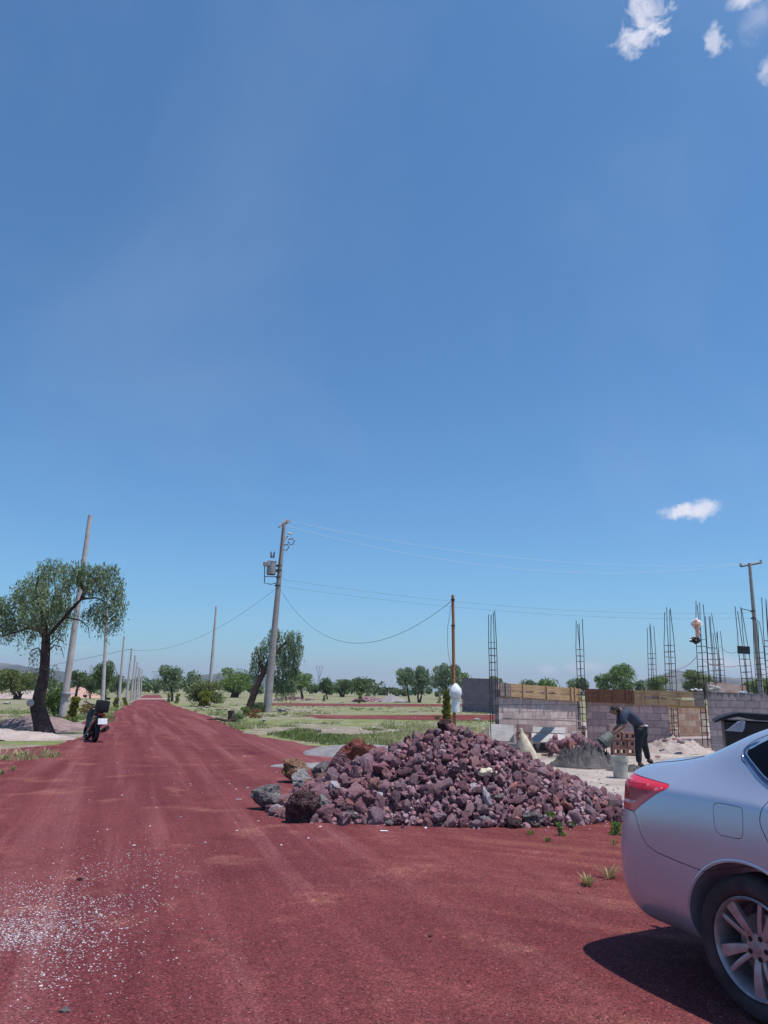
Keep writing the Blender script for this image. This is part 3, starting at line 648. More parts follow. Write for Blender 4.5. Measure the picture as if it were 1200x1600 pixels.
def grass_field():
    rng = np.random.default_rng(21); C = []
    def keep(x, y): return noise.noise((x * .30, y * .14, 4.0)) + .6 * noise.noise((x * 1.1, y * .6, 9.0)) > .02
    def scatter(n, x0, x1, y0, y1, cond=None):
        k = 0
        while k < n:
            px = rng.uniform(x0, x1); py = y0 + (y1 - y0) * rng.random() ** .7
            p = gp(px, py); k += 1
            if keep(p.x, p.y) and (cond is None or cond(px, py)): C.append((p.x, p.y))
    def right_ok(px, py):
        if 1116.5 < py < 1127.5 and px > 480: return False
        edge = 1172 - max(0, 560 - px) * .16 if px < 560 else 1170
        if px < 375: edge = 1142 - (375 - px) * .45
        return py < edge and not (px > 760 and py > 1128)
    scatter(7500, 250, 900, 1098, 1172, right_ok)
    scatter(1100, 375, 560, 1130, 1165, lambda px, py: py > 1138 - (560 - px) * .05 and py < 1170 - (560 - px) * .17)
    scatter(1700, -60, 175, 1108, 1132, lambda px, py: py < 1129 or False)
    scatter(300, 0, 110, 1140, 1150); scatter(60, 0, 100, 1174, 1190)
    scatter(700, 135, 205, 1098, 1130, lambda px, py: px < 215 - (py - 1096) * 2.0)
    Vs = []; n = 0; C = np.array(C); m = len(C); nb = 9
    d = np.linalg.norm(C, axis=1)
    base = np.repeat(C, nb, 0) + rng.normal(size=(m * nb, 2)) * .09; K = len(base)
    h = rng.uniform(.04, .13, K) * (1 + .4 * np.repeat(rng.random(m), nb)); wd = .006 + np.repeat(d, nb) * .00045
    ang = rng.uniform(0, 2 * np.pi, K); ln = rng.normal(size=(K, 2)) * .5 * h[:, None]
    z0 = np.zeros(K); b3 = np.c_[base, z0]
    dx = np.c_[np.cos(ang) * wd, np.sin(ang) * wd, z0]
    V = np.concatenate([b3 - dx, b3 + dx, b3 + np.c_[ln, h]]); i = np.arange(K)
    F = np.stack([i, i + K, i + 2 * K], 1)
    clr = np.repeat([.5 + .9 * noise.noise((c[0] * .15, c[1] * .12, 9.0)) for c in C], nb) + rng.normal(size=K) * .18
    tag(mobj('grass', np_mesh('grass', V, F, np.clip(clr, 0, 1)), GRASSM), 'short green and straw-coloured grass covering the fields', 'grass', kind='stuff')
grass_field()

def weed(base, h, n, label, m=WEEDM, name='weed_plant', spread=.5, group=None, seed=0):
    b = gp(*base); rng = np.random.default_rng(seed); V = []; F = []; r = []
    for k in range(n):
        a = rng.uniform(0, 6.283); out = rng.uniform(.1, 1) * spread * h; hh = h * rng.uniform(.5, 1); wv = .004 + .0022 * h * 10 * .5
        p0 = Vector((math.cos(a), math.sin(a), 0)) * rng.uniform(0, .04); side = Vector((-math.sin(a), math.cos(a), 0)) * wv
        p1 = p0 + Vector((math.cos(a) * out * .5, math.sin(a) * out * .5, hh * .65)); p2 = p0 + Vector((math.cos(a) * out, math.sin(a) * out, hh))
        i = len(V); V += [p0 - side * .6, p0 + side * .6, p1 + side, p1 - side, p2]; F += [(i, i + 1, i + 2, i + 3), (i + 3, i + 2, i + 4)]; c = rng.random(); r += [c, c]
    V = [tuple(v) for v in V]; me = bpy.data.meshes.new(name); me.from_pydata(V, [], F)
    at_ = me.attributes.new('rnd', 'FLOAT', 'FACE'); at_.data.foreach_set('value', r)
    o = mobj(name, me, m); o.location = (b.x, b.y, .012); return tag(o, label, 'plant', group)
WG = 'small weeds sprouting along the foot of the rock heap'
def bushy(base, wpx, hpx, n, label, seed):
    b = gp(*base); return shrub('weed_plant', label, 'plant', base, (base[0] - wpx / 2, base[1] - hpx, base[0] + wpx / 2, base[1]), WEEDM, n, .030, seed, group=WG)
bushy((861, 1291), 20, 22, 420, 'bushy green weed at the right foot of the rock heap', 1); bushy((874, 1284), 18, 18, 320, 'green weed leaning on the rocks right of the bushy one', 2)
bushy((876, 1307), 12, 15, 170, 'small green weed on bare red gravel in front of the bushy one', 3); weed((895, 1295), .09, 18, 'tiny upright sprout right of the small green weed', seed=4, group=WG)
weed((855, 1317), .07, 22, 'flat green sprout farthest out on the red gravel', seed=5, group=WG); weed((830, 1306), .09, 16, 'thin sprout below the dark rock edge', seed=6, group=WG)
bushy((953, 1280), 18, 22, 420, 'dense bright weed beside the white stone by the car', 7); weed((927, 1279), .13, 26, 'weed growing between the last rocks of the heap', seed=8, group=WG)
bushy((963, 1306), 24, 18, 330, 'leafy weed close behind the tail of the silver car', 9); weed((940, 1280), .08, 20, 'short weed left of the dense bright one', seed=10, group=WG)
weed((918, 1386), .10, 60, 'straw-coloured grass tuft on the red gravel left of the car', STRAWM, 'grass_tuft', 1.0, seed=11); weed((951, 1374), .12, 34, 'sparse straw tuft nearest to the car bumper', STRAWM, 'grass_tuft', 1.2, seed=12)
weed((960, 1322), .07, 14, 'small flat weed between the car tail and the straw tufts', seed=13)
for i, (px, py) in enumerate([(40, 1180), (68, 1178), (90, 1181), (8, 1188), (20, 1205), (2, 1212)]):
    weed((px, py), .12, 30, ['grass tuft on the red soil below the middle of the pale bank', 'grass tuft on the red soil, right of the middle one', 'grass tuft below the right end of the pale bank', 'grass tuft at the left edge of the picture, nearest to the pale bank', 'grass tuft on red soil near the left edge, second lowest', 'lowest grass tuft at the left edge of the picture'][i], GRASSM, 'grass_tuft', .7, seed=20 + i, group='small tufts on the red soil below the pale bank')
#==PART2==
# ------------------------------------------------------------------ poles and wires
def pole(label, base, top, r0, r1, mat=CONC, name='concrete_pole', group='bare concrete poles along the road', parts=None):
    b = gp(*base); t = at(top[0], top[1], b.y)
    mb = MB(); n = 10; d = t - b
    mb.tube([b - b + (0, 0, -.1) if False else Vector((0, 0, -.1))] + [d * (k / n) for k in range(1, n + 1)], [r0 + (r1 - r0) * k / n for k in range(n + 1)], 10)
    if parts is None:
        o = mb.build(name, mat, None, 50); o.location = (b.x, b.y, 0); return tag(o, label, 'pole', group), b, t
    root = empty(name, (b.x, b.y, 0)); tag(root, label, 'pole', group); mb.build('shaft', mat, root, 50); return root, b, t
root, b1, t1 = pole('nearest and thickest concrete pole, rising behind the big pepper tree', (95, 1136), (141, 805), .145, .085, parts=1)
mb = MB(); mb.tube([(0.66, 0, 2.0), (0.66, 0, 2.06)], .19, 12); q = at(102, 1086, b1.y) - b1
o = MB().tube([q - Vector((0, 0, .05)), q + Vector((0, 0, .05))], .20, 12).build('steel_band', simple('band', (.2, .19, .19), .6, .5), root)
mb.bm.free()
q = at(106, 1083, b1.y - .3) - b1
MB().box((.34, .02, .05), (q.x + .1, -.25, q.z), (0, 0, .1), .005).build('white_bracket', WHITEP, root)
pole('second concrete pole on the left, its top hidden by the pepper tree foliage', (160, 1108), (169, 912), .14, .08)
pole('third concrete pole on the left, standing beyond the parked scooter', (185, 1104), (194, 995), .125, .07)
for lb, ba, tp, r in [('fourth concrete pole of the left row, with a thin wire at its top', (197, 1098), (206, 1013), .14), ('fifth concrete pole of the left row', (204.5, 1096), (211.5, 1024), .14),
                      ('sixth concrete pole of the left row', (208.5, 1095), (214.5, 1035), .13), ('seventh concrete pole of the left row', (213, 1094), (217.5, 1042), .12),
                      ('eighth concrete pole of the left row', (216, 1092), (219.5, 1044), .12), ('last and farthest concrete pole of the left row', (219.5, 1090), (222.5, 1046), .12)]:
    pole(lb, ba, tp, r, r * .6)
pole('single bare pole at the large dark bush on the right side of the road', (326, 1103), (338, 947), .20, .085)

# the power pole with its transformer
root, bp, tp = pole('tall power pole carrying a transformer, right of the road', (417, 1113), (444, 818), .30, .13, CONCB, 'power_pole', None, parts=1)
YP = bp.y
def Q(px, py, dy=0.0): p = at(px, py, YP + dy); return Vector((p.x - bp.x, dy, p.z))
DARKS = simple('dark_steel', (.10, .09, .10), .6, .5)
MB().tube([Q(435.5, 823.5, -.2), Q(450, 812, .5)], .075, 4).build('crossarm', GREYW, root)
MB().tube([Q(444, 820, .3), Q(453, 814, .9)], .07, 4).build('crossarm', GREYW, root)
MB().tube([Q(443.5, 846, 0), Q(449, 838.5, .4)], .07, 4).build('fuse_arm', DARKS, root)
for (x, y, e, f) in ((449, 833, 456, 834.5), (451, 843, 457, 841), (443, 852, 449, 850.5)):
    MB().tube([Q(x, y, .3), Q(e, f, .4)], .06, 6).build('insulator', simple('insulator_glaze', (.22, .16, .15), .4), root)
for pts in ([(457, 842), (460, 845), (457, 851), (453, 851), (450, 846)], [(449, 851), (452, 854), (448, 860), (445, 860), (442, 855)]):
    MB().tube([Q(x, y, .35) for x, y in pts], .035, 6).build('fuse_cutout', DARKS, root)
MB().tube([Q(443, 825, -.14), Q(439, 860, -.15), Q(434, 905, -.16)], .03, 5).build('down_cable', DARKS, root)
for y, wv in ((884, .21), (902, .22), (915, .23), (891, .22)):
    c = Q(435.2 + (902 - y) * .09, y); MB().tube([c - Vector((0, 0, .05)), c + Vector((0, 0, .05))], wv, 12).build('pole_band', DARKS, root)
# transformer hangs on the pole: part of the pole assembly
tf = empty('transformer', (0, 0, 0)); tf.parent = root
tc_ = Q(423.5, 897, -.1); sc_ = YP / FPX
TM = simple('transformer_grey', (.36, .35, .37), .5, .3, var=.3); TMR = simple('transformer_rust', (.22, .11, .09), .8)
MB().lathe([(.001, -.02), (7.0 * sc_, -.02), (7.3 * sc_, .05), (7.3 * sc_, 19 * sc_), (7.7 * sc_, 19.2 * sc_), (7.7 * sc_, 20.2 * sc_), (4 * sc_, 21.6 * sc_), (.001, 22 * sc_)], 20, Matrix.Translation(tc_)).build('tank', TM, tf, 40)
MB().lathe([(.001, -.05), (6.9 * sc_, -.05), (7.1 * sc_, .06), (.001, .06)], 20, Matrix.Translation(tc_)).build('tank_base', TMR, tf, 40)
c = Q(417, 881.5, -.45); MB().box((11 * sc_, .40, 6.5 * sc_), c, None, .03).build('terminal_box', TM, tf)
for k in (-1, 1):
    c = Q(425.6 + k * 1.6, 872, -.1); MB().lathe([(.03, 0), (.09, .03), (.05, .10), (.09, .14), (.05, .2), (.085, .25), (.04, .32), (.06, .37), (.02, .5)], 8, Matrix.Translation(c) @ Matrix.Rotation(R(6 * k), 4, 'Y')).build('bushing', DARKS, tf, 40)
MB().tube([Q(413.5, 884, -.4), Q(413.5, 911, -.4), Q(423, 913, -.2), Q(431, 911, 0)], .035, 5).build('lead_cable', DARKS, tf)
MB().tube([Q(414, 901, -.4), Q(431, 901, 0)], .03, 5).build('lead_cable', DARKS, tf)
for y in (884, 892): MB().tube([Q(430.5, y, 0), Q(435.5, y, 0)], .09, 6).build('hanger', DARKS, tf)

# right-hand utility pole
root, br_, tr_ = pole('grey utility pole with a steel crossarm behind the rebar columns on the right', (1192, 1118), (1171, 880), .24, .13, CONCB, 'utility_pole', None, parts=1)
YR = br_.y
def Q2(px, py, dy=0.0): p = at(px, py, YR + dy); return Vector((p.x - br_.x, dy, p.z))
MB().tube([Q2(1157, 885, .1), Q2(1190, 879, -.1)], .09, 4).build('crossarm', DARKS, root)
for x, y in ((1157.5, 884), (1189, 879)): MB().tube([Q2(x, y, 0), Q2(x - .6, y - 4, 0)], [.13, .09], 8).build('insulator', STEEL, root)
MB().tube([Q2(1158, 951, -1.2), Q2(1176, 955, 0)], .04, 5).build('stay_arm', DARKS, root)
for y in (955, 966): c = Q2(1176.3 + (y - 955) * .09, y); MB().tube([c - Vector((0, 0, .06)), c + Vector((0, 0, .06))], .22, 10).build('pole_band', DARKS, root)

def wire(label, a, b, sag, r, mat, name='power_line', group=None, n=28):
    P = []
    for k in range(n + 1):
        t = k / n; p = a.lerp(b, t); P.append(p - Vector((0, 0, 4 * sag * t * (1 - t))) - a)
    o = MB().tube(P, r, 5).build(name, mat); o.location = a; return tag(o, label, 'cable', group)
wire('upper bright overhead wire running right from the power pole top', at(453, 814, YP + .9), at(1157.5, 881, YR), 1.3, .009, WIREW)
wire('lower bright overhead wire running right from the power pole top', at(446, 821, YP), at(1189, 876, YR), 2.2, .009, WIREW)
wire('upper thin grey service wire stretched toward the right utility pole', at(438, 905, YP), at(1176, 957, YR), .9, .008, WIREG)
wire('lower thin grey service wire stretched toward the right utility pole', at(437, 916, YP), at(1176, 966, YR), .8, .008, WIREG)
wire('thin wire leaving the power pole to the left across the road', at(432, 919, YP), at(197, 1014, gp(197, 1098).y), 1.6, .011, WIREG)
wire('thin wire between the left row of poles and the far left trees', at(206, 1014, gp(197, 1098).y), at(20, 1052, gp(197, 1098).y + 20), -.0, .02, WIREG)

# wooden post in front of the field with its cable and bag
bw = gp(710, 1145); bt = at(707.5, 930, bw.y); d = bt - bw; root = empty('wooden_post', (bw.x, bw.y, 0)); tag(root, 'tall square orange timber post standing behind the rock heap', 'post')
MB().tube([(0, 0, -.05), d * .3, d * .78], .066, 4).build('lower_timber', POLEW, root)
MB().tube([d * .74 + Vector((.012, -.0, 0)), d], .060, 4).build('upper_timber', POLEW, root)
MB().tube([d * .77 - Vector((0, 0, .02)), d * .77 + Vector((0, 0, .02))], .088, 8).build('wire_tie', IRON, root)
MB().tube([d * .965 - Vector((0, 0, .03)), d * .965 + Vector((0, 0, .03))], .085, 8).build('wire_tie', IRON, root)
wire('black service cable sagging from the power pole to the wooden post', at(438, 921, YP), at(706, 939, bw.y), 2.7, .010, WIREK, 'service_cable')
def Qw(px, py, dy=0.0): return at(px, py, bw.y + dy)
a = Qw(706, 941, -.08); P = [Qw(x, y, -.09) - a for x, y in ((706, 941), (703, 960), (699.5, 980), (699, 1005), (701, 1025), (705, 1040), (707, 1062))]
o = MB().tube(P, .008, 5).build('loose_cable', WIREK); o.location = a; tag(o, 'loose black cable bowing down beside the wooden post', 'cable')
# white bag: crumpled closed surface
def crumple(name, mat, loc, size, label, cat, seed, sub=4, amp=.18, freq=2.2, rot=None, flat=None, group=None, parent=None, sm=None):
    bm = bmesh.new(); bmesh.ops.create_icosphere(bm, subdivisions=sub, radius=1.0)
    for v in bm.verts:
        p = v.co.copy(); f = 1 + amp * noise.noise(p * freq + Vector((seed, 0, 0))) * 2 + amp * .6 * abs(noise.noise(p * freq * 2.7 + Vector((0, seed, 0)))) * 2
        v.co = p * f
        if flat is not None and v.co.z < -flat: v.co.z = -flat
        v.co = Vector((v.co.x * size[0], v.co.y * size[1], v.co.z * size[2]))
    me = bpy.data.meshes.new(name); bm.to_mesh(me); bm.free()
    if sm is not None: smooth(me, sm)
    o = mobj(name, me, mat, parent); o.location = loc
    if rot: o.rotation_euler = rot
    if parent is None: tag(o, label, cat, group)
    return o
s_ = bw.y / FPX
bag = empty('white_bag', Qw(711, 1100, 0)); tag(bag, 'white plastic bag tied round the wooden post', 'bag')
prof = [(-12, 6.0), (-6, 6.2), (1, 6.0), (5, 5.0), (7, 4.8), (10, 7.0), (15, 9.2), (20, 9.0), (25, 6.6), (28, 4.0), (30, 2.2)]; V = []; F = []; nn = 28
for jz, (z_, r_) in enumerate(prof):
    for k in range(nn):
        a_ = 2 * math.pi * k / nn; f_ = 1 + .16 * noise.noise((math.cos(a_) * 2.2, math.sin(a_) * 2.2, z_ * .16)) + .10 * abs(noise.noise((math.cos(a_) * 5, math.sin(a_) * 5, z_ * .3)))
        V.append((r_ * f_ * s_ * math.cos(a_) + .02, r_ * f_ * s_ * math.sin(a_) * .9 - .01, z_ * s_ + .03 * noise.noise((math.cos(a_) * 3, math.sin(a_) * 3, 7))))
for r_ in range(len(prof) - 1):
    for k in range(nn): F.append((r_ * nn + k, r_ * nn + (k + 1) % nn, (r_ + 1) * nn + (k + 1) % nn, (r_ + 1) * nn + k))
F.append(tuple(range((len(prof) - 1) * nn, len(prof) * nn))); me = bpy.data.meshes.new('sheet'); me.from_pydata(V, [], F); smooth(me, 60); mobj('sheet', me, WHITEP, bag)
MB().tube([(-9 * s_, -.1, 11 * s_), (0, -.17, 8 * s_), (9 * s_, -.1, 9 * s_), (13 * s_, -.05, 4 * s_), (11 * s_, -.08, 1 * s_), (4 * s_, -.14, 2 * s_)], .008, 5).build('tie_string', simple('mauve_string', (.35, .25, .30), .8), bag)

# ------------------------------------------------------------------ the building site
def wall(name, label, A, Bp, zA, zB, thick, mat, z0=0.0, cat='wall', parts=None, group=None):
    """straight wall from A to B; object X along the wall, its face towards -Y of the object"""
    A = Vector((A[0], A[1], 0)); Bp = Vector((Bp[0], Bp[1], 0)); ln = (Bp - A).length; ang = math.atan2(Bp.y - A.y, Bp.x - A.x)
    V = [(0, 0, z0), (ln, 0, z0), (ln, 0, zB), (0, 0, zA), (0, thick, z0), (ln, thick, z0), (ln, thick, zB), (0, thick, zA)]
    F = [(0, 1, 2, 3), (5, 4, 7, 6), (3, 2, 6, 7), (0, 3, 7, 4), (1, 5, 6, 2), (0, 4, 5, 1)]
    o = mobj(name, np_mesh(name, V, F), mat); o.location = A; o.rotation_euler = (0, 0, ang); tag(o, label, cat, group); return o, ln
A0 = at(779, 1100, 21.2); B0 = at(907, 1100, 23.4); C0 = at(1043, 1100, 22.6); D0 = at(1103, 1100, 25.0); E0 = at(1103, 1100, 22.2); F0 = at(1290, 1100, 21.2)
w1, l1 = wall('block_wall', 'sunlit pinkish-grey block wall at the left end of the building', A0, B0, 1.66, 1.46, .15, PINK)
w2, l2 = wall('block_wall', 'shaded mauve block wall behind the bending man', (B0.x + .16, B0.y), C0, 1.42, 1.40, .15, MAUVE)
w3, l3 = wall('block_wall', 'short cream and red block wall between two rebar columns', (C0.x + .24, C0.y + 1.2), D0, 1.30, 1.28, .15, MIXED)
w4, l4 = wall('block_wall', 'block wall with a dark cement-stained top at the right end', (E0.x + .06, E0.y), F0, 1.72, 1.60, .16, CAPPED)
w5, l5 = wall('block_wall', 'low red and cream block wall showing behind the coil of hose', at(1112, 1100, 26), at(1168, 1100, 26.5), 2.08, 2.0, .15, REDB)
fw0 = at(722, 1100, 62); fw1 = at(778, 1100, 58)
wf, _ = wall('purple_wall', 'purple-grey block wall standing far off behind the wooden post', fw0, fw1, 2.75, 2.62, .2, FARW)
BLUEW = simple('shade_strip', (.10, .11, .13), .9)
# concrete footing strips along the walls
fb = MB(); fb.box((l2 + .1, .10, .16), (l2 / 2, -.055, .08)); o = fb.build('footing', simple('footing_concrete', (.30, .27, .27), .95, var=.3, scale=3), w2)
fb = MB(); fb.box((l4, .12, .20), (l4 / 2, -.065, .10)); fb.build('footing', simple('footing_concrete_b', (.33, .29, .29), .95, var=.3, scale=3), w4)
fb = MB(); fb.box((l3 + .5, .9, .30), (l3 / 2, -.5, .15)); o = fb.build('concrete_sill', simple('sill_concrete', (.34, .28, .27), .95, var=.3, scale=3), w3)
# recess between wall 2 and wall 3 (dark jamb)
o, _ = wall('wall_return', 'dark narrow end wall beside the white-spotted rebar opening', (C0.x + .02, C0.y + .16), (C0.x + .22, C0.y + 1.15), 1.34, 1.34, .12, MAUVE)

# formwork on top of the walls
def panel(label, ref, x0, x1, zlo, zhi, mat, battens=(), split=True, seed=0, thick=.035, proud=.05):
    """a formwork panel of two planks with a ragged dark gap; ref is the wall it is strapped to"""
    A, ang = ref; ca, sa = math.cos(ang), math.sin(ang)
    root = empty('formwork_panel', (A.x + ca * x0 + sa * proud, A.y + sa * x0 - ca * proud, 0), ang); tag(root, label, 'formwork', 'formwork boards along the wall tops')
    L_ = x1 - x0; n = 14; rn = random.Random(seed)
    def zl(t): return zlo[0] + (zlo[1] - zlo[0]) * t
    def zh(t): return zhi[0] + (zhi[1] - zhi[0]) * t
    mid = [.50 + .12 * noise.noise((t * 3.1, seed, 0)) for t in np.linspace(0, 1, n)]
    gap = [max(.0, .05 + .13 * noise.noise((t * 2.7, seed, 5))) for t in np.linspace(0, 1, n)] if split else [0.004] * n
    for nm, lo, hi in (('plank', lambda i, t: zl(t), lambda i, t: zl(t) + (zh(t) - zl(t)) * (mid[i] - gap[i])), ('plank', lambda i, t: zl(t) + (zh(t) - zl(t)) * (mid[i] + gap[i]), lambda i, t: zh(t) + .008 * noise.noise((t * 6, seed, 2)))):
        V = []; F = []
        for i, t in enumerate(np.linspace(0, 1, n)):
            for yy in (-thick, 0): V += [(t * L_, yy, lo(i, t)), (t * L_, yy, hi(i, t))]
        for i in range(n - 1):
            a = i * 4; b = a + 4
            F += [(a, b, b + 1, a + 1), (a + 2, a + 3, b + 3, b + 2), (a + 1, b + 1, b + 3, a + 3), (a, a + 2, b + 2, b)]
        F += [(0, 1, 3, 2), ((n - 1) * 4, (n - 1) * 4 + 2, (n - 1) * 4 + 3, (n - 1) * 4 + 1)]
        mobj(nm, np_mesh(nm, V, F), mat, root)
    for bx in battens:
        MB().box((.05, .035, (zhi[0] - zlo[0]) * 1.12), (bx * L_, -thick - .02, (zl(bx) + zh(bx)) / 2), (0, R(rn.uniform(-2, 2)), 0)).build('batten', mat, root)
    return root
ang1 = math.atan2(B0.y - A0.y, B0.x - A0.x); ang2 = math.atan2(C0.y - B0.y, C0.x - B0.x - .16)
def wz(px, py, Y): return at(px, py, Y).z
Z1 = lambda t: (wz(779, 1087.5, 21.2) * (1 - t) + wz(907, 1096, 23.4) * t); Z1h = lambda t: (wz(779, 1067, 21.2) * (1 - t) + wz(907, 1076, 23.4) * t)
for lb, a, b_, m_, bt_, sp, sd in [('grey boards at the left end of the formwork', 0, .115, GREYW, (.5,), False, 1), ('short ochre formwork board next to the grey end boards', .12, .262, OCHRE, (.96,), True, 2),
                                ('long ochre formwork board with a wide crack, left of the middle', .27, .52, OCHRE, (), True, 3), ('ochre formwork board with a dark crack, right of the middle', .523, .83, OCHRE, (.06,), True, 4),
                                ('ochre formwork board ending at the second rebar column', .835, .995, OCHRE, (.1, .4), True, 7)]:
    panel(lb, (A0, ang1), a * l1, b_ * l1, (Z1(a), Z1(b_)), (Z1h(a), Z1h(b_)), m_, bt_, sp, sd)
w1.data.vertices[3].co.z = w1.data.vertices[7].co.z = Z1h(0) - .03; w1.data.vertices[2].co.z = w1.data.vertices[6].co.z = Z1h(1) - .03
Z2 = lambda t: (wz(909, 1096.5, 23.4) * (1 - t) + wz(1103, 1104, 22.3) * t); Z2h = lambda t: (wz(909, 1076, 23.4) * (1 - t) + wz(1103, 1081.5, 22.3) * t)
LB = (at(1103, 1100, 22.3) - Vector((B0.x + .16, B0.y, 0))); LB.z = 0; LL = LB.length; angb = math.atan2(LB.y, LB.x)
for lb, a, b_, m_, bt_, sp, sd in [('red-brown formwork board just right of the second rebar column', .0, .155, RUST, (.1, .85), False, 11), ('red-brown formwork board above the bending man', .16, .34, RUST, (.5,), False, 12),
                                ('dark end piece of the red-brown formwork', .345, .415, RUST, (.2, .9), False, 13), ('short ochre board after the red-brown formwork', .42, .50, OCHRE, (.9,), False, 14),
                                ('long ochre board with a long black split above the opening', .505, .90, OCHRE, (.32, .74), True, 16), ('pale grey board at the right end of the formwork', .905, .985, GREYW, (), False, 17)]:
    panel(lb, (Vector((B0.x + .16, B0.y, 0)), angb), a * LL, b_ * LL, (Z2(a), Z2(b_)), (Z2h(a), Z2h(b_)), m_, bt_, sp, sd, proud=.07)
for i in (3, 7): w2.data.vertices[i].co.z = Z2h(0) - .03
for i in (2, 6): w2.data.vertices[i].co.z = Z2h(.7) - .03
o = MB().box((LL * .30, .12, .09), (LL * .85, .10, Z2(.85) - .02)).build('lintel_plank', OCHRE); o.location = (B0.x + .16, B0.y, 0); o.rotation_euler = (0, 0, angb); tag(o, 'plank lintel bridging the opening under the ochre formwork', 'plank')

# rebar columns
def bars(name, label, base, top, tie_y, Y, wpx, nb=4, mat=IRON, splay=1.0, z0=None, seed=0, step=.2):
    rn = random.Random(seed); b = at(base[0], base[1], Y); t = at(top[0], top[1], Y); zt = at(base[0], tie_y, Y).z; wd = wpx / FPX * Y
    root = empty(name, (b.x, b.y, 0)); tag(root, label, 'rebar column', 'rebar columns standing up from the walls')
    zb = b.z if z0 is None else z0; H = t.z; lx = t.x - b.x; dd = wd * .75; rot = R(rn.uniform(15, 40)); cr, sr = math.cos(rot), math.sin(rot)
    def ax(z): return lx * (z - zb) / (H - zb)
    for i, (sx, sy) in enumerate(((-.5, -.5), (.5, -.5), (.5, .5), (-.5, .5))[:nb]):
        ox, oy = sx * wd, sy * dd; ox, oy = ox * cr - oy * sr, ox * sr + oy * cr
        hh = H - rn.uniform(0, .22); jx = rn.uniform(-.05, .05) * splay; P = []
        for z in np.linspace(zb, hh, 9):
            f = max(0, (z - zt) / max(.1, hh - zt)); k = 1 - .25 * f
            P.append((ax(z) + ox * k + jx * f + .012 * noise.noise((z * 1.5, i, seed)), oy * k, z))
        MB().tube(P, .0115, 5).build('bar', mat, root)
    r_ = .004; a = [(-.5, -.5), (.5, -.5), (.5, .5), (-.5, .5)]; P = []
    for sx, sy in a + [a[0]]: ox, oy = sx * wd * 1.04, sy * dd * 1.04; P.append((ox * cr - oy * sr, ox * sr + oy * cr, 0))
    st = MB(); st.tube(P, .0068, 4); me = st.mesh('stirrup'); me.materials.append(mat); z = zt
    while z > zb + .05:
        o = mobj('stirrup', me, None, root); o.location = (ax(z), 0, z + rn.uniform(-.02, .02)); o.rotation_euler = (R(rn.uniform(-5, 5)), R(rn.uniform(-5, 5)), 0); z -= step
    return root
RC = 'rebar_column'
bars(RC, 'leftmost rebar column, at the left end of the formwork', (773, 1140), (768.5, 951), 1003, 21.1, 9.5, splay=.4, z0=.1, seed=1, mat=IRONB)
bars(RC, 'rebar column between the sunlit wall and the shaded wall', (910, 1118), (904, 966), 1015, 23.3, 9.5, z0=.5, seed=2)
bars(RC, 'thin rebar column standing behind the middle of the formwork', (1018, 1082), (1016.5, 973), 1021, 28, 9, z0=.0, seed=3)
bars(RC, 'rebar column rising from the narrow opening with white spots', (1052, 1150), (1043, 948), 1008, 23.4, 12, z0=.15, seed=4)
bars(RC, 'rebar column carrying the flower-decked cross', (1106, 1162), (1091, 934), 1000, 22.9, 12, z0=.1, seed=5)
bars(RC, 'rebar column just behind the one with the cross', (1117, 1076), (1108, 956), 1013, 26.2, 12, z0=.3, seed=6)
bars(RC, 'shorter rebar column, rightmost of the cluster by the cross', (1126, 1076), (1120.5, 985), 1030, 28, 9.5, z0=.3, seed=7)
bars(RC, 'rebar column with the black panel fixed to it', (1170, 1084), (1154, 945), 1030, 23.5, 12, z0=.8, seed=8)
bars(RC, 'rebar column half hidden by the grey utility pole', (1189, 1084), (1182, 963), 1020, 27, 12, z0=.3, seed=9)
bars(RC, 'rebar column at the right edge of the picture', (1206, 1084), (1195.5, 932), 1001, 22, 11, z0=.8, seed=10, mat=IRONB)
o = MB()
for k in range(7):
    zz = at(1052, 1101 + k * 6.5, 23.9).z; o.box((.10, .05, .085), (0.02 * (-1) ** k, 0, zz), (0, R(8 * (-1) ** k), 0), .012)
o = o.build('mortar_blobs', simple('pale_mortar', (.62, .52, .45), .95), w3); o.parent = None; o.location = (at(1052, 1100, 23.9).x, 23.9, 0); tag(o, 'pale toothed mortar lumps inside the narrow wall opening', 'mortar')

# cross with its bow, black panel, hose coil
cx_ = at(1088, 984, 22.7); root = empty('wooden_cross', cx_); tag(root, 'small orange-pink cross with white cloth tied to the top of the rebar', 'cross')
s_ = 22.7 / FPX; PEACH = simple('peach_paint', (.70, .33, .20), .7)
MB().box((4.2 * s_, .05, 28 * s_), (0, -.03, 1 * s_), None, .006).build('upright', PEACH, root); MB().box((10.5 * s_, .04, 3 * s_), (0, -.062, 8 * s_), None, .006).build('arm', PEACH, root)
o = crumple('cloth_drape', WHITEP, (2.0 * s_, .03, 9 * s_), (7.0 * s_, .07, 8.5 * s_), '', '', 8, parent=root, sub=3, amp=.2)
o = crumple('cloth_drape', WHITEP, (4.6 * s_, .03, -4 * s_), (1.5 * s_, .05, 5.5 * s_), '', '', 9, parent=root, sub=3, amp=.2)
o = crumple('black_bag', BLACKP, cx_ + Vector((-4.0 * s_, -.05, -16 * s_)), (7.0 * s_, .10, 4.6 * s_), 'black rag or bag hanging at the foot of the orange-pink cross', 'bag', 12, sub=3, amp=.35)
pn = at(1162, 1015.5, 23.3); root = empty('dark_sign_board', pn); tag(root, 'black rectangular panel fixed high on a rebar column', 'panel')
s_ = 23.3 / FPX; MB().box((19 * s_, .04, 12 * s_), (0, 0, 0), (0, R(2), 0), .008).build('front_sheet', BLACKP, root); MB().box((17 * s_, .03, 1.0 * s_), (0, .04, 0), None).build('rear_rail', IRON, root)
hc = at(1112, 1067, 22.3); mb = MB()
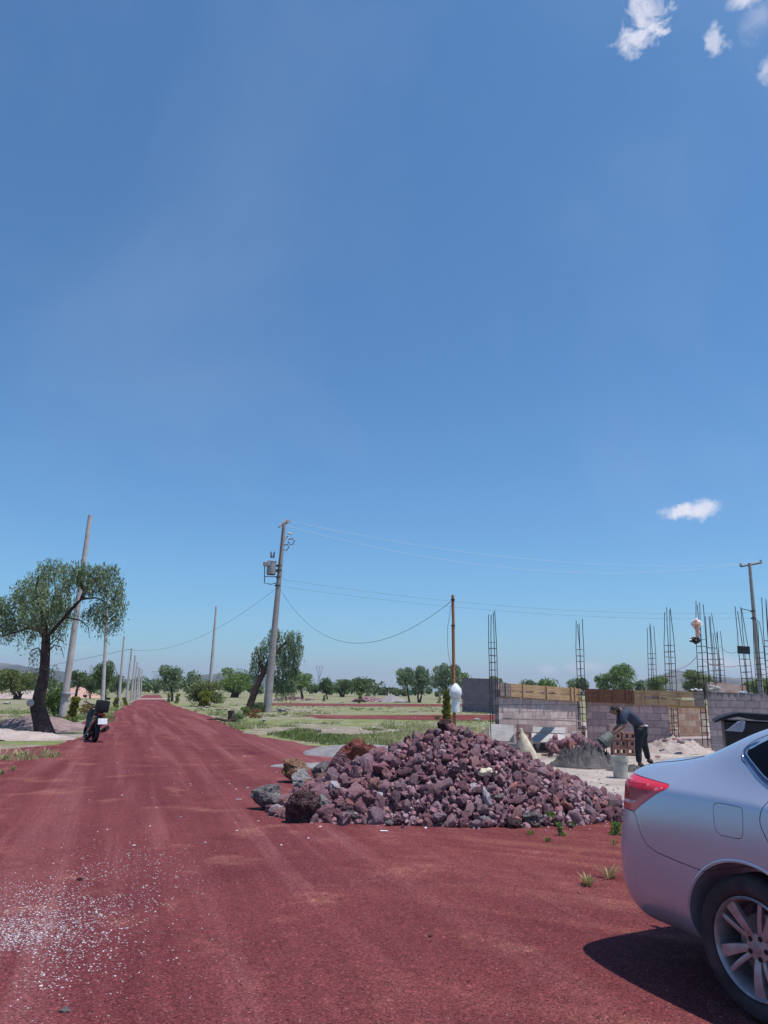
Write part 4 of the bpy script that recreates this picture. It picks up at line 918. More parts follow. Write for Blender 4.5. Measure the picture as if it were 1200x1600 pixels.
for k in range(6):
    P = [(math.cos(a) * (.13 + .012 * k), math.sin(a) * .10 * (1 + .05 * k) - .05, .02 * k + .05 * math.sin(a * 1 + k) + .04) for a in np.linspace(0, 6.4, 22)]; mb.tube(P, .018, 6)
o = mb.build('hose_coil', simple('pale_hose', (.50, .47, .42), .6)); o.location = (hc.x + .02, E0.y + .06, 1.72); tag(o, 'coil of pale hose lying on the corner of the stained wall', 'hose')
wire('red cord strung between two rebar columns', at(1053, 1046, 23.3), at(1090, 1024, 22.9), .12, .008, simple('red_cord', (.40, .12, .10), .8), 'cord', n=10)
wire('red cord sagging toward the column with the black panel', at(1097, 1032, 22.9), at(1155, 1040, 23.4), .10, .008, simple('red_cord_b', (.40, .16, .14), .8), 'cord', n=10)
wire('thin dark wire from the rebar cluster to the black panel', at(1125, 1009, 26), at(1153, 1017, 23.3), .15, .007, WIREG, 'cord', n=10)
SM = [0]
def rockmesh(seed, sub=2, amp=.28, jag=.16):
    bm = bmesh.new(); bmesh.ops.create_icosphere(bm, subdivisions=sub, radius=.5); o = Vector((seed * 7.3, seed * 1.7, seed * 3.1)); sc = Vector((1, random.Random(seed).uniform(.7, .95), random.Random(seed + 5).uniform(.6, .85)))
    for v in bm.verts:
        p = v.co.normalized(); f = 1 + amp * 2 * noise.noise(p * 1.4 + o) + jag * 2 * noise.noise(p * 3.7 + o) + jag * .8 * noise.noise(p * 9 + o)
        v.co = p * .5 * f
    # planar facets
    rn = random.Random(seed)
    for k in range(5):
        n = Vector((rn.gauss(0, 1), rn.gauss(0, 1), rn.gauss(0, 1))).normalized(); dcut = rn.uniform(.30, .42)
        for v in bm.verts:
            e = v.co.dot(n) - dcut
            if e > 0: v.co -= n * e * .8
    for v in bm.verts: v.co = Vector((v.co.x * sc.x, v.co.y * sc.y, v.co.z * sc.z))
    me = bpy.data.meshes.new('rock'); bm.to_mesh(me); bm.free(); smooth(me, 38); return me
for i, (x, y) in enumerate([(1083, 1078), (1088, 1077), (1092, 1078.5), (1096, 1078)]):
    p = at(x, y, 22.5); o = mobj('white_stone', rockmesh(60 + i, 2), WHITEP); o.scale = (.11, .1, .09); o.location = p + Vector((0, .05, 0.0)); tag(o, ['leftmost white stone on the right end of the formwork', 'second white stone on the right end of the formwork', 'third white stone on the right end of the formwork', 'white stone nearest the cross column on the formwork'][i], 'stone', 'white stones on the formwork end')
for i, (x, y) in enumerate([(1159, 1083), (1165, 1082.5)]):
    o = mobj('white_stone', rockmesh(70 + i, 2), WHITEP); o.scale = (.15, .12, .12); p = at(x, y, 22.0); o.location = (p.x, p.y + .05, 1.71); tag(o, ['left white lump on top of the stained wall', 'right white lump on top of the stained wall'][i], 'stone', 'white lumps on the stained wall')

# hollow blocks, stacks and trestle plank
def hollow_block(L_=.38, W_=.19, H_=.185, wall_=.052, holes=2):
    mb = MB()
    mb.box((L_, wall_, H_), (0, -W_ / 2 + wall_ / 2, 0)); mb.box((L_, wall_, H_), (0, W_ / 2 - wall_ / 2, 0))
    for k in range(holes + 1):
        x = -L_ / 2 + wall_ / 2 + k * (L_ - wall_) / holes; mb.box((wall_, W_ - 2 * wall_, H_ - .001), (x, 0, 0))
    return mb.mesh('block')
HB = {}
for nm, m_ in (('clay', CLAYB), ('pink', PINKB), ('grey', GREYB)):
    me = hollow_block(); me.materials.append(m_); HB[nm] = me
def stack(px, py, rows, label, group, ang=0, dy=0):
    b = gp(px, py); k = 0
    for r, row in enumerate(rows):
        for (dx, kind, rx, rz) in row:
            o = mobj('hollow_block', HB[kind]); H = .19
            if rx == 0: z = None
            o.rotation_euler = (R(rx), 0, R(rz + ang)); hgt = .185 if rx == 0 else .19
            o.location = (b.x + dx, b.y + (.0 if r % 2 == 0 else .02), .022 + .095 + r * .198); k += 1
            tag(o, label[r] if len(row) == 1 else label[r] + (', left one' if dx < 0 else ', right one'), 'block', group)
stack(820, 1182, [[(0, 'clay', 90, 8)], [(.01, 'grey', 0, 2)], [(-.01, 'clay', 90, -4)], [(0.02, 'pink', 0, 6)]],
      ['red-brown hollow block at the bottom of the left trestle stack', 'greyish hollow block, second from the bottom of the left trestle stack', 'red-brown hollow block with its openings showing, third up in the left trestle stack', 'pinkish hollow block on top of the left trestle stack'], 'hollow blocks of the left trestle stack')
stack(896, 1164, [[(-.21, 'clay', 90, 3), (.21, 'clay', 90, -4)], [(-.2, 'clay', 90, -2), (.2, 'clay', 90, 5)], [(-.2, 'clay', 0, 3), (.21, 'grey', 0, 0)]],
      ['bottom block of the right trestle stack', 'middle block of the right trestle stack', 'top block of the right trestle stack'], 'hollow blocks of the right trestle stack')
stack(969, 1181, [[(-.03, 'clay', 90, 3), (.36, 'clay', 90, -4)], [(-.02, 'clay', 90, 4), (.38, 'clay', 90, 5)], [(-.16, 'clay', 90, 3), (.24, 'clay', 90, 5)], [(-.1, 'pink', 0, 4)]],
      ['bottom block of the stack behind the bucket', 'second-row block of the stack behind the bucket', 'third-row block of the stack behind the bucket', 'pinkish top block of the stack by the bending man'], 'hollow blocks stacked behind the man and bucket')
pa = at(791, 1122.5, 19.3); pb = at(909, 1127, 22.3); ln = (pb - pa).length; c = (pa + pb) / 2
o = MB().box((ln, .24, .035), (0, 0, 0), None, .004).build('trestle_plank', GREYW); o.location = (c.x, c.y, c.z); o.rotation_euler = (0, -math.asin((pb.z - pa.z) / ln), math.atan2(pb.y - pa.y, pb.x - pa.x)); tag(o, 'long weathered plank laid across the two trestle stacks of blocks', 'plank')
def board(name, label, corners, Y0, Y1, mat, th=.04, cat='board', lines=0):
    """board standing against something; corners in the picture tl,tr,br,bl"""
    (tl, tr, br2, bl) = corners; P = [at(*tl, Y1), at(*tr, Y1), at(*br2, Y0), at(*bl, Y0)]; o0 = P[3].copy(); n = (P[1] - P[0]).cross(P[3] - P[0]).normalized()
    if n.y > 0: n = -n
    V = [p - o0 for p in P] + [p - o0 - n * th for p in P]; F = [(0, 1, 2, 3), (7, 6, 5, 4), (0, 4, 5, 1), (1, 5, 6, 2), (2, 6, 7, 3), (3, 7, 4, 0)]
    me = bpy.data.meshes.new(name); me.from_pydata([tuple(v) for v in V], [], F); bm = bmesh.new(); bm.from_mesh(me); bmesh.ops.recalc_face_normals(bm, faces=bm.faces); bm.to_mesh(me); bm.free()
    o = mobj(name, me, mat); o.location = o0; return tag(o, label, cat)
board('pale_board', 'pale grey concrete-stained board leaning left of the block trestle', ((767, 1131), (803, 1133), (803, 1158.5), (768, 1157)), 19.9, 20.1, PALEW)
board('pale_board', 'upper pale plank standing between the two trestle stacks', ((829, 1135), (883, 1137), (883, 1146), (829, 1144)), 20.9, 21.0, PALEW)
board('pale_board', 'wide pale grey plank on the ground between the trestle stacks', ((829, 1145.5), (883, 1147.5), (883, 1160), (829, 1159)), 20.6, 20.85, PALEW)
o, _ = wall('painted_shade_strip', 'low dark strip painted as the shade under the leaning pale boards', at(764, 1100, 20.6), at(892, 1100, 21.5), .22, .24, .25, simple('painted_shade', (.16, .15, .17), .95))  # dark strip stands in for the shade under the boards
board('thin_board', 'weathered board end at the far left of the leaning boards', ((759, 1134), (764, 1133), (765, 1150), (760, 1151)), 20.0, 20.1, GREYW, .08)

# cream sack leaning on the left stack
def sack():
    b = gp(829, 1188); rn = 9; V = []; F = []; n = 18; Hh = .62
    prof = [(0, .17, .12), (.06, .19, .13), (.18, .185, .13), (.34, .145, .11), (.48, .10, .08), (.60, .055, .045), (.66, .025, .02), (.73, .04, .025)]
    for z, rx, ry in prof:
        for k in range(n):
            a = 2 * math.pi * k / n; f = 1 + .10 * noise.noise((math.cos(a) * 2, math.sin(a) * 2, z * 5)); lean = -.28 * z
            V.append((rx * f * math.cos(a) + lean, ry * f * math.sin(a) + .10 * z, z))
    m = len(prof)
    for r in range(m - 1):
        for k in range(n): F.append((r * n + k, r * n + (k + 1) % n, (r + 1) * n + (k + 1) % n, (r + 1) * n + k))
    F.append(tuple(range(n))[::-1]); F.append(tuple(range((m - 1) * n, m * n)))
    me = bpy.data.meshes.new('sack'); me.from_pydata(V, [], F); smooth(me, 50); o = mobj('sack', me, SACKM); o.location = (b.x, b.y, .02); tag(o, 'half-filled cream sack leaning against the left block stack', 'sack')
sack()
# dark box with lid behind the car
s_ = 12.0 / FPX
def Qb(px, py, Y=12.0): return at(px, py, Y)
root = empty('black_cabinet', (Qb(1175, 1150).x, 12.2, 0), R(-22)); tag(root, 'black box with a curved dark lid and clear plastic sheet, behind the silver car', 'box'); o0 = Vector((root.location.x, 12.2, 0))
zt = Qb(1175, 1124).z; xl = Qb(1142, 1130).x - o0.x; xr = xl + 1.5
MB().box((xr - xl, .9, zt - .06), ((xl + xr) / 2, .25, (zt - .06) / 2 + .03), None, .02).build('box_body', BLACKP, root)
V = []; F = []; pr = [(1127, 1128.5), (1133, 1123.5), (1142, 1119.5), (1152, 1116), (1162, 1113.8), (1175, 1114.5), (1190, 1115.2), (1215, 1117), (1280, 1120)]; lo = [(1128, 1129.5), (1134, 1127.5), (1142, 1125), (1152, 1122), (1162, 1120), (1175, 1123), (1190, 1125), (1215, 1126), (1280, 1128)]
for (p, q_) in zip(pr, lo):
    for yy in (-.35, .75):
        u = Qb(*p) - o0; v = Qb(*q_) - o0; V += [(u.x, yy, u.z), (v.x, yy, v.z)]
for i in range(len(pr) - 1):
    a = i * 4; b_ = a + 4; F += [(a, a + 1, b_ + 1, b_), (a + 2, b_ + 2, b_ + 3, a + 3), (a, b_, b_ + 2, a + 2), (a + 1, a + 3, b_ + 3, b_ + 1)]
F += [(0, 2, 3, 1), (len(V) - 4, len(V) - 3, len(V) - 1, len(V) - 2)]
me = np_mesh('lid', V, F); mobj('lid', me, simple('dark_lid', (.02, .02, .026), .7, var=.3, spec=.3), root)
u = Qb(1172, 1126) - o0; MB().box((1.0, .02, .014), (u.x + .5, -.36, u.z), (0, R(1), 0)).build('bright_trim', STEEL, root)
CLP = simple('clear_plastic', (.30, .34, .42), .25, var=.3, bump=.8, bs=14, bd=.04, spec=.7)
P = [(1143, 1141.5), (1150, 1136), (1160, 1127.5), (1166, 1124.5), (1170.5, 1126), (1170, 1137), (1167, 1143), (1156, 1142.5)]
mb = MB(); vs = [mb.bm.verts.new(Qb(x, y) - o0 + Vector((0, -.235 - .03 * (i % 2), 0))) for i, (x, y) in enumerate(P)]; vb = [mb.bm.verts.new(v.co + Vector((0, .035, 0))) for v in vs]
mb.bm.faces.new(vs); mb.bm.faces.new(vb[::-1])
for i in range(len(vs)): j = (i + 1) % len(vs); mb.bm.faces.new((vs[i], vb[i], vb[j], vs[j]))
bmesh.ops.subdivide_edges(mb.bm, edges=mb.bm.edges, cuts=1); mb.build('plastic_sheet', CLP, root)

# heaps
def heap(name, label, c, rx, ry, h, mat, seed, n=60, rough=.05, freq=3.0, cat='heap', pw=1.0, ang=0, chunk=0.0, kind=None):
    V = []; F = []
    for j in range(n + 1):
        for i in range(n + 1):
            u = i / n * 2 - 1; v = j / n * 2 - 1; r = math.hypot(u, v)
            r2 = r * (1 + .18 * noise.noise((u * 2, v * 2, seed))); z = h * max(0, 1 - r2) ** pw
            x = u * rx; y = v * ry
            z += (rough * noise.noise((x * freq, y * freq, seed)) + rough * .6 * noise.noise((x * freq * 3, y * freq * 3, seed)) + chunk * abs(noise.noise((x * freq * 7, y * freq * 7, seed)))) * min(1, max(0, 1 - r2) * 4)
            if r2 >= 1: z = -.03
            V.append((x, y, z))
    for j in range(n):
        for i in range(n):
            a = j * (n + 1) + i; q = (a, a + 1, a + n + 2, a + n + 1)
            if max(V[k][2] for k in q) > -.03: F.append(q)
    me = np_mesh(name, V, F); smooth(me, 60); o = mobj(name, me, mat); o.location = (c[0], c[1], .012); o.rotation_euler = (0, 0, ang)
    return tag(o, label, cat, kind=kind)
c = gp(916, 1199); heap('mortar_heap', 'heap of lumpy dark grey wet mortar beside the bending man', (c.x, c.y + .15), .76, .66, .42, MORTAR, 3, 100, .20, 3.5, chunk=.20, pw=.75)
c = gp(990, 1206); heap('mortar_heap', 'low spill of grey mortar between the bucket and the car', (c.x - .05, c.y + .1), .50, .3, .10, MORTAR, 5, 60, .05, 8, chunk=.08)
c = gp(1062, 1178); heap('dirt_heap', 'pale dirt bank piled against the wall behind the car', (c.x + .2, c.y + .9), 1.15, 1.1, .40, DIRT, 4, 70, .12, 2.5, chunk=.05)
c = gp(545, 1178); heap('gravel_spread', 'low spread of fine grey gravel behind the big rock heap', (c.x + .25, c.y + .3), 1.35, 1.7, .22, GRAVEL, 8, 60, .015, 5, pw=.6, ang=R(-20))
c = gp(470, 1196); heap('gravel_spread', 'thin tongue of grey gravel at the left of the big red boulder', (c.x + .25, c.y - .1), .9, .55, .035, GRAVEL, 9, 50, .012, 5, pw=.5, ang=R(14))
c = gp(45, 1156); heap('dirt_bank', 'pale dirt bank in front of the pepper tree trunk', (c.x - 1.3, c.y + .4), 2.6, 1.0, .30, DIRT, 10, 70, .05, 2, pw=.8)
c = gp(60, 1143); heap('root_mound', 'earth mound around the foot of the pepper tree, crown shade in its colour', (c.x - .5, c.y + .9), 2.2, 1.4, .55, simple('shaded_earth', (.24, .17, .16), .95, var=.5, scale=2), 12, 60, .10, 2, pw=.8)  # mound colour is darkened for the tree crown's shadow
for lb, px, py, rx, h, m_ in [('pale grey gravel heap beside the pair of drooping trees', 612, 1097, 2.6, 1.1, GRAVEL), ('salmon-coloured sand heap beyond the spiral shrub', 120, 1090, 3.4, 1.7, simple('salmon_sand', (.50, .30, .24), .95)), ('low pale earth bank behind the round olive tree', 40, 1091, 6, 1.0, DIRT)]:
    c = gp(px, py); heap('sand_heap', lb, (c.x, c.y), rx, rx * .7, h, m_, px, 30, .05, 1)

# ------------------------------------------------------------------ rocks
NR = 9; RM = []
for i in range(NR):
    me = rockmesh(i + 1, 3 if i < 5 else 3, .26, .12); me.materials.append(ROCK); RM.append(me)
RG = 'dark red volcanic rocks in the big heap'
PK = Vector((1.02, 10.75))
def hpile(x, y):
    u = x - PK.x; v = y - PK.y; rx = 2.55 if u > 0 else 2.35; ry = 1.45 if v < 0 else 1.6
    r = math.hypot(u / rx, v / ry); rr = (abs(u / rx) ** 2.0 + abs(v / ry) ** 2.0) ** .5
    h = 1.12 * max(0, 1 - rr) ** (.88 if u < 0 else 1.0); h *= 1 + .10 * noise.noise((x * 1.4, y * 1.4, 2.0))
    s = .42 * max(0, 1 - math.hypot((x + .25) / 1.25, (y - 10.35) / .95))           # left shoulder
    s2 = .20 * max(0, 1 - math.hypot((x - 3.0) / 1.0, (y - 10.5) / .75)) ** .8    # right toe
    return max(h, s, s2)
rn = random.Random(4); cand = []
for k in range(18000):
    x = rn.uniform(-1.55, 4.1); y = rn.uniform(9.0, 12.4); h = hpile(x, y)
    if h <= 0.004: continue
    if y > PK.y + .55 and rn.random() < .5: continue
    fr = (y - 9.2) / 1.5
    s = .039 * math.exp(rn.gauss(0.0, .34)); s = min(s, .080)
    if x < .1 and rn.random() < .35: s *= 1.45
    cand.append([x, y, h, s])
# poisson thinning: large first
cand.sort(key=lambda c: -c[3]); grid = {}; keep = []
for c in cand:
    x, y, h, s = c; gx, gy = int(x / .2), int(y / .2); ok = True
    for i in (-1, 0, 1):
        for j in (-1, 0, 1):
            for (X, Y, H, S_) in grid.get((gx + i, gy + j), ()):
                if (X - x) ** 2 + (Y - y) ** 2 + (H - h) ** 2 < (.80 * (s + S_)) ** 2: ok = False; break
            if not ok: break
        if not ok: break
    if ok: grid.setdefault((gx, gy), []).append(c); keep.append(c)
def visible(c): return c[1] < PK.y + .25
front = [c for c in keep if visible(c)]; front.sort(key=lambda c: -c[3] / math.hypot(c[0], c[1])); ind = front[:236]; idset = set(id(c) for c in ind)
for c in ind:
    o = mobj('volcanic_rock', RM[rn.randrange(NR)]); s = c[3] * 2.35
    o.scale = (s * rn.uniform(.85, 1.2), s * rn.uniform(.85, 1.15), s * rn.uniform(.8, 1.1)); o.rotation_euler = (rn.uniform(0, 6.28), rn.uniform(0, 6.28), rn.uniform(0, 6.28))
    o.location = (c[0], c[1], c[2] + c[3] * .25 + .012); tag(o, 'ordinary dark red volcanic rock lying in the big heap, without white or grey patches', 'rock', RG)
lowm = []
for i in range(6):
    me = rockmesh(30 + i, 2, .26, .14); V = np.array([v.co[:] for v in me.vertices]); F = np.array([p.vertices[:] for p in me.polygons]); lowm.append((V, F)); bpy.data.meshes.remove(me)
def rubble(items, name, label, cat, kind='stuff', mat=ROCKS, base=None, seed=1):
    rng = np.random.default_rng(seed); Vs = []; Fs = []; Rr = []; o = 0
    for (x, y, z, s) in items:
        V, F = lowm[rng.integers(len(lowm))]; e = Matrix.Rotation(rng.uniform(0, 6.28), 3, 'X') @ Matrix.Rotation(rng.uniform(0, 6.28), 3, 'Y') @ Matrix.Rotation(rng.uniform(0, 6.28), 3, 'Z')
        W = (V * rng.uniform(.8, 1.2, 3) * s) @ np.array(e).T + np.array([x, y, z]); Vs.append(W); Fs.append(F + o); o += len(W); Rr.append(np.full(len(F), rng.random()))
    if base is not None:
        V, F = base; Vs.append(V); F3 = [(a, b_, c_) for a, b_, c_, d_ in F] + [(a, c_, d_) for a, b_, c_, d_ in F]; Fs.append(np.array(F3) + o); Rr.append(np.full(len(F3), .02))
    me = np_mesh(name, np.concatenate(Vs), np.concatenate(Fs), np.concatenate(Rr)); smooth(me, 38)
    return tag(mobj(name, me, mat), label, cat, kind=kind)
rest = [(c[0], c[1], c[2] + c[3] * .25, c[3] * 2.3) for c in keep if id(c) not in idset]
# small fill between
for k in range(2600):
    x = rn.uniform(-1.6, 4.2); y = rn.uniform(9.0, 11.4); h = hpile(x, y)
    if h > .003 or (rn.random() < .10 and hpile(x + .12 * (1 if x < 1 else -1), y + .22) > 0): rest.append((x, y, h + .006, rn.uniform(.03, .075)))
nb = 60; V = []; F = []
for j in range(nb + 1):
    for i in range(nb + 1):
        x = -1.6 + 5.8 * i / nb; y = 9.0 + 3.6 * j / nb; V.append((x, y, max(-.02, hpile(x, y) - .035)))
for j in range(nb):
    for i in range(nb): a = j * (nb + 1) + i; F.append((a, a + 1, a + nb + 2, a + nb + 1))
rubble(rest, 'rock_rubble', 'smaller dark red volcanic rubble filling the big heap', 'rubble', base=(np.array(V), F))
# large boulders at the left end of the heap: (px centre, py base, width px, height px, colours, label)
BC = {'grey': ((.13, .10, .105), (.26, .22, .22), (.46, .42, .41)), 'red': ((.13, .038, .032), (.24, .075, .058), (.34, .13, .10)), 'dark': ((.05, .028, .034), (.12, .062, .068), (.24, .16, .16)),
      'pur': ((.12, .055, .07), (.21, .105, .12), (.32, .19, .20)), 'pink': ((.16, .075, .07), (.28, .15, .135), (.40, .26, .23)), 'white': ((.34, .29, .28), (.50, .46, .45), (.62, .58, .57)), 'orange': ((.18, .07, .035), (.32, .17, .10), (.48, .36, .28))}
BMAT = {k: boulder_mat('boulder_' + k, v, .35 if k == 'white' else .6) for k, v in BC.items()}
def boulder(px, pyb, wpx, hpx, kind, label, seed, dy=0, rz=0, lift=0):
    b = gp(px, pyb); Y = b.y + dy; s = Y / FPX * 1.0; me = rockmesh(seed, 4, .22, .10); me.materials.append(BMAT[kind]); o = mobj('boulder', me)
    wx = wpx * s * 1.12; hz = hpx * s * 1.15
    co = np.array([v.co[:] for v in me.vertices]); rng_ = np.ptp(co, axis=0); o.scale = (wx / rng_[0], wx * .9 / rng_[1], hz / rng_[2]); o.rotation_euler = (0, 0, rz)
    x = at(px, pyb, Y).x; o.location = (x, Y + wx * .3, hz * .46 + lift); return tag(o, label, 'boulder')
boulder(415, 1268, 42, 34, 'grey', 'isolated grey-topped boulder at the far left of the heap', 101)
boulder(458, 1225, 38, 32, 'orange', 'orange-brown craggy boulder behind the isolated grey one', 102)
boulder(472, 1288, 46, 44, 'dark', 'large dark boulder with a pinkish top at the left front of the heap', 103)
boulder(500, 1281, 28, 29, 'white', 'whitish boulder right of the large dark front boulder', 104)
boulder(500, 1252, 50, 34, 'pink', 'broad pinkish boulder in the middle of the left boulders', 105, dy=.15)
boulder(470, 1246, 32, 34, 'white', 'pale split boulder between the orange and the pinkish ones', 106, dy=.1)
boulder(503, 1222, 34, 26, 'grey', 'dark wedge-shaped boulder with a grey slanted face', 107, dy=.1)
boulder(528, 1232, 38, 46, 'pur', 'tall purple boulder leaning on the red boulder', 108, dy=.15)
boulder(553, 1222, 46, 42, 'red', 'big rounded brick-red boulder, the highest of the left boulders', 109, dy=.25, lift=.16)
boulder(520, 1262, 34, 26, 'pink', 'lumpy pink boulder above the whitish one', 110, dy=.05)
boulder(535, 1252, 28, 26, 'pur', 'small purple boulder beside the lumpy pink one', 111)
boulder(447, 1266, 22, 16, 'grey', 'small grey stone tucked left of the large dark boulder', 112)
boulder(576, 1210, 26, 22, 'red', 'reddish boulder right behind the big brick-red one', 113, dy=.2, lift=.22)
boulder(546, 1287, 20, 17, 'grey', 'small white-flecked grey stone on the red gravel at the heap foot', 114)
boulder(563, 1284, 19, 13, 'grey', 'flat grey stone next to the white-flecked one', 115)
boulder(900, 1262, 32, 34, 'pink', 'large pink-brown rock low on the right flank of the heap', 116, dy=0, lift=.03)
boulder(834, 1294, 30, 20, 'grey', 'grey craggy rock at the right front foot of the heap', 117)
boulder(802, 1296, 26, 15, 'dark', 'black rock at the front foot of the heap, right of centre', 118)
boulder(757, 1294, 21, 16, 'white', 'white-grey rock at the front foot of the heap', 119)
boulder(974, 1282, 24, 12, 'white', 'flat white stone beside the car tail', 120)
boulder(690, 1140, 13, 11, 'dark', 'dark rock sitting at the very top of the heap', 121, lift=0)
o = bpy.data.objects['boulder.020'] if 'boulder.020' in bpy.data.objects else None
if o: o.location = (PK.x - .1, PK.y, hpile(PK.x - .1, PK.y) + .07); o.scale = o.scale * .55
for i, (px, py, Y, s, lb) in enumerate([(608, 1247, 9.35, .11, 'white chip low on the left flank of the heap'), (765, 1200, 9.7, .10, 'pale stone high on the right flank of the heap'), (780, 1204, 9.7, .13, 'smooth pale pinkish stone right of the pale chip'), (812, 1243, 9.35, .08, 'bright white chip on the right flank of the heap'),
                                        (925, 1252, 9.9, .08, 'white chip near the right toe of the heap'), (891, 1271, 9.4, .07, 'white chip at the low right edge of the heap')]):
    p = at(px, py, Y); o = mobj('pale_stone', rockmesh(130 + i, 3), BMAT['white']); o.scale = (s, s * .8, s * .8); z = hpile(p.x, p.y) + s * .35; o.location = (p.x, p.y, max(z, .04)); tag(o, lb, 'stone')
# rocks of the second heap by the mortar
c2 = []
for i in range(46):
    px = rn.uniform(855, 945); t = (px - 855) / 90; py = rn.uniform(1168, 1178); b = gp(px, py + 6); ch = max(.0, .36 * math.sin(math.pi * min(1, t * .9 + .12)) * rn.uniform(.1, 1)); c2.append((b.x, b.y + ch * .5, ch, rn.uniform(.20, .36)))
for i, (x, y, z, s) in enumerate(c2):
    o = mobj('volcanic_rock', RM[rn.randrange(NR)]); o.scale = (s, s * .9, s * .8); o.rotation_euler = (rn.uniform(0, 6), rn.uniform(0, 6), rn.uniform(0, 6)); o.location = (x, y, z + s * .3); tag(o, 'pinkish volcanic rock in the small heap behind the wet mortar', 'rock', 'pinkish rocks in the small heap behind the mortar')
for i, (px, py, s) in enumerate([(1063, 1172, .30), (1070, 1178, .2), (1053, 1180, .16), (1080, 1182, .22)]):
    b = gp(px, py); o = mobj('volcanic_rock', RM[i]); o.scale = (s, s, s * .8); o.location = (b.x, b.y + .6, .34); tag(o, ['reddish rock on top of the pale dirt bank', 'small rock right of the reddish one on the dirt bank', 'small rock on the left slope of the pale dirt bank', 'rock at the right side of the pale dirt bank'][i], 'rock')
# far rubble heaps in the field
rng2 = np.random.default_rng(3)
def far_rub(px0, px1, py, n, s0, s1, name, label, mat):
    it = []
    for k in range(n):
        px = rng2.uniform(px0, px1); b = gp(px, py + rng2.uniform(-1, 1)); t = (px - px0) / (px1 - px0); it.append((b.x, b.y, rng2.uniform(0, .55) * math.sin(math.pi * t), rng2.uniform(s0, s1)))
    return rubble(it, name, label, 'rubble', mat=mat, seed=int(px0), kind='stuff')
far_rub(552, 596, 1096, 110, .35, .8, 'distant_rubble', 'pinkish white rubble heap in the field under the umbrella-shaped tree', ROCKS)
far_rub(428, 492, 1094, 60, .25, .6, 'distant_rubble', 'brushwood and rubble lying in the field right of the power pole', ROCKS)
def debris(px, py, s, lb, m, nm, seed, cat):
    b = gp(px, py); o = mobj(nm, rockmesh(seed, 2), m); o.scale = (s * 1.3, s, s * .55); o.location = (b.x, b.y, s * .16); o.rotation_euler = (0, 0, seed); return tag(o, lb, cat)
WS = BMAT['white']
for i, (x, y, s, lb) in enumerate([(439, 1111, .55, 'white stone right of the power pole foot'), (312, 1107, .4, 'white stone beside the yellow shrub on the right roadside'), (324, 1106, .42, 'white stone at the foot of the pole by the large bush'), (341, 1110, .4, 'pale stone on the right roadside beyond the stump'), (352, 1109, .3, 'small pale stone near the road corner'),
                                   (360, 1113, .4, 'white stone on the grass left of the leaning tree'), (497, 1142, .3, 'white stone on the near grass field'), (411, 1127, .35, 'grey stone behind the green roadside weeds'), (745, 1126, .45, 'pale rock beyond the wooden post'),
                                   (66, 1143, .28, 'white lump at the foot of the pepper tree'), (114, 1141, .22, 'white scrap between the concrete pole and the scooter'), (10, 1100, .6, 'white stone under the round olive tree'), (13, 1146, .2, 'small white stone at the far left bank')]):
    debris(x, y, s, lb, WS, 'pale_stone', 150 + i, 'stone')
b = gp(360, 1127); o = MB().tube([(0, 0, -.05), (.02, 0, .3), (0, 0, .52)], [.20, .16, .17], 9).build('tree_stump', BARK); o.location = (b.x, b.y, 0); tag(o, 'short dark tree stump at the corner of the road', 'stump')
b = gp(350, 1129); o = MB().tube([(-.9, .3, .10), (-.4, .1, .16), (.1, 0, .08), (.6, -.1, .12)], [.02, .05, .07, .08], 6).build('fallen_branch', BARK); o.location = (b.x, b.y, 0.01); tag(o, 'dark fallen branch lying beside the stump', 'branch')
# distant sheds and pylons
def shed(label, l, t, r, bo, by, m, roofm):
    b = gp((l + r) / 2, by); Y = b.y; TL = at(l, t, Y); BR = at(r, bo, Y); wd = BR.x - TL.x; h = TL.z
    root = empty('shed', (b.x, b.y, 0)); tag(root, label, 'shed'); MB().box((wd, wd * .7, h), (0, wd * .35, h / 2)).build('wall', m, root); MB().box((wd * 1.06, wd * .78, .12), (0, wd * .35, h + .07), (R(3), 0, 0)).build('roof', roofm, root)
    MB().box((wd * .2, .06, h * .6), (wd * .15, -.04, h * .3)).build('door', simple('shed_door', (.08, .07, .07), .8), root)
GR = simple('shed_dark', (.035, .032, .045), .8); GRN = simple('shed_green', (.05, .19, .17), .8); PUR = simple('shed_purple', (.14, .13, .18), .8)
shed('small black shed far off in the middle of the field', 590, 1075, 606, 1084, 1086.5, GR, GR); shed('purple-grey shed right of the far black shed', 612, 1077, 629, 1084, 1086, PUR, PUR); shed('turquoise tarpaulin shed behind the drooping trees', 628, 1078, 645, 1085, 1086.5, GRN, GRN)
def pylon(label, px, t, bo, Y, half):
    b = at(px, bo, Y); tp_ = at(px, t, Y); H = tp_.z; s = Y / FPX; root = empty('power_pylon', (b.x, Y, 0)); tag(root, label, 'pylon'); m = simple('pylon_steel', (.3, .3, .34), .6, .5)
    mb = MB(); w_ = half * s
    for sx in (-1, 1): mb.tube([(sx * w_ * .7, 0, 0), (sx * w_ * .16, 0, H * .55), (sx * w_, 0, H)], .30, 4)
    for k in range(6): z0, z1 = H * k / 6, H * (k + 1) / 6; a = w_ * (.7 - k * .1); mb.tube([(-a, 0, z0), (a * .8, 0, z1)], .18, 4); mb.tube([(a, 0, z0), (-a * .8, 0, z1)], .18, 4)
    mb.build('tower', m, root); MB().tube([(-w_ * 1.1, 0, H), (w_ * 1.1, 0, H)], .28, 4).build('crossarm', m, root)
pylon('faint lattice pylon on the horizon right of the leaning tree', 498, 1041, 1078, 900, 5); pylon('faint lattice pylon seen beyond the left poles', 139, 1040, 1075, 1000, 2.6); pylon('faint pylon above the far end of the road', 240, 1049, 1076, 1100, 4)

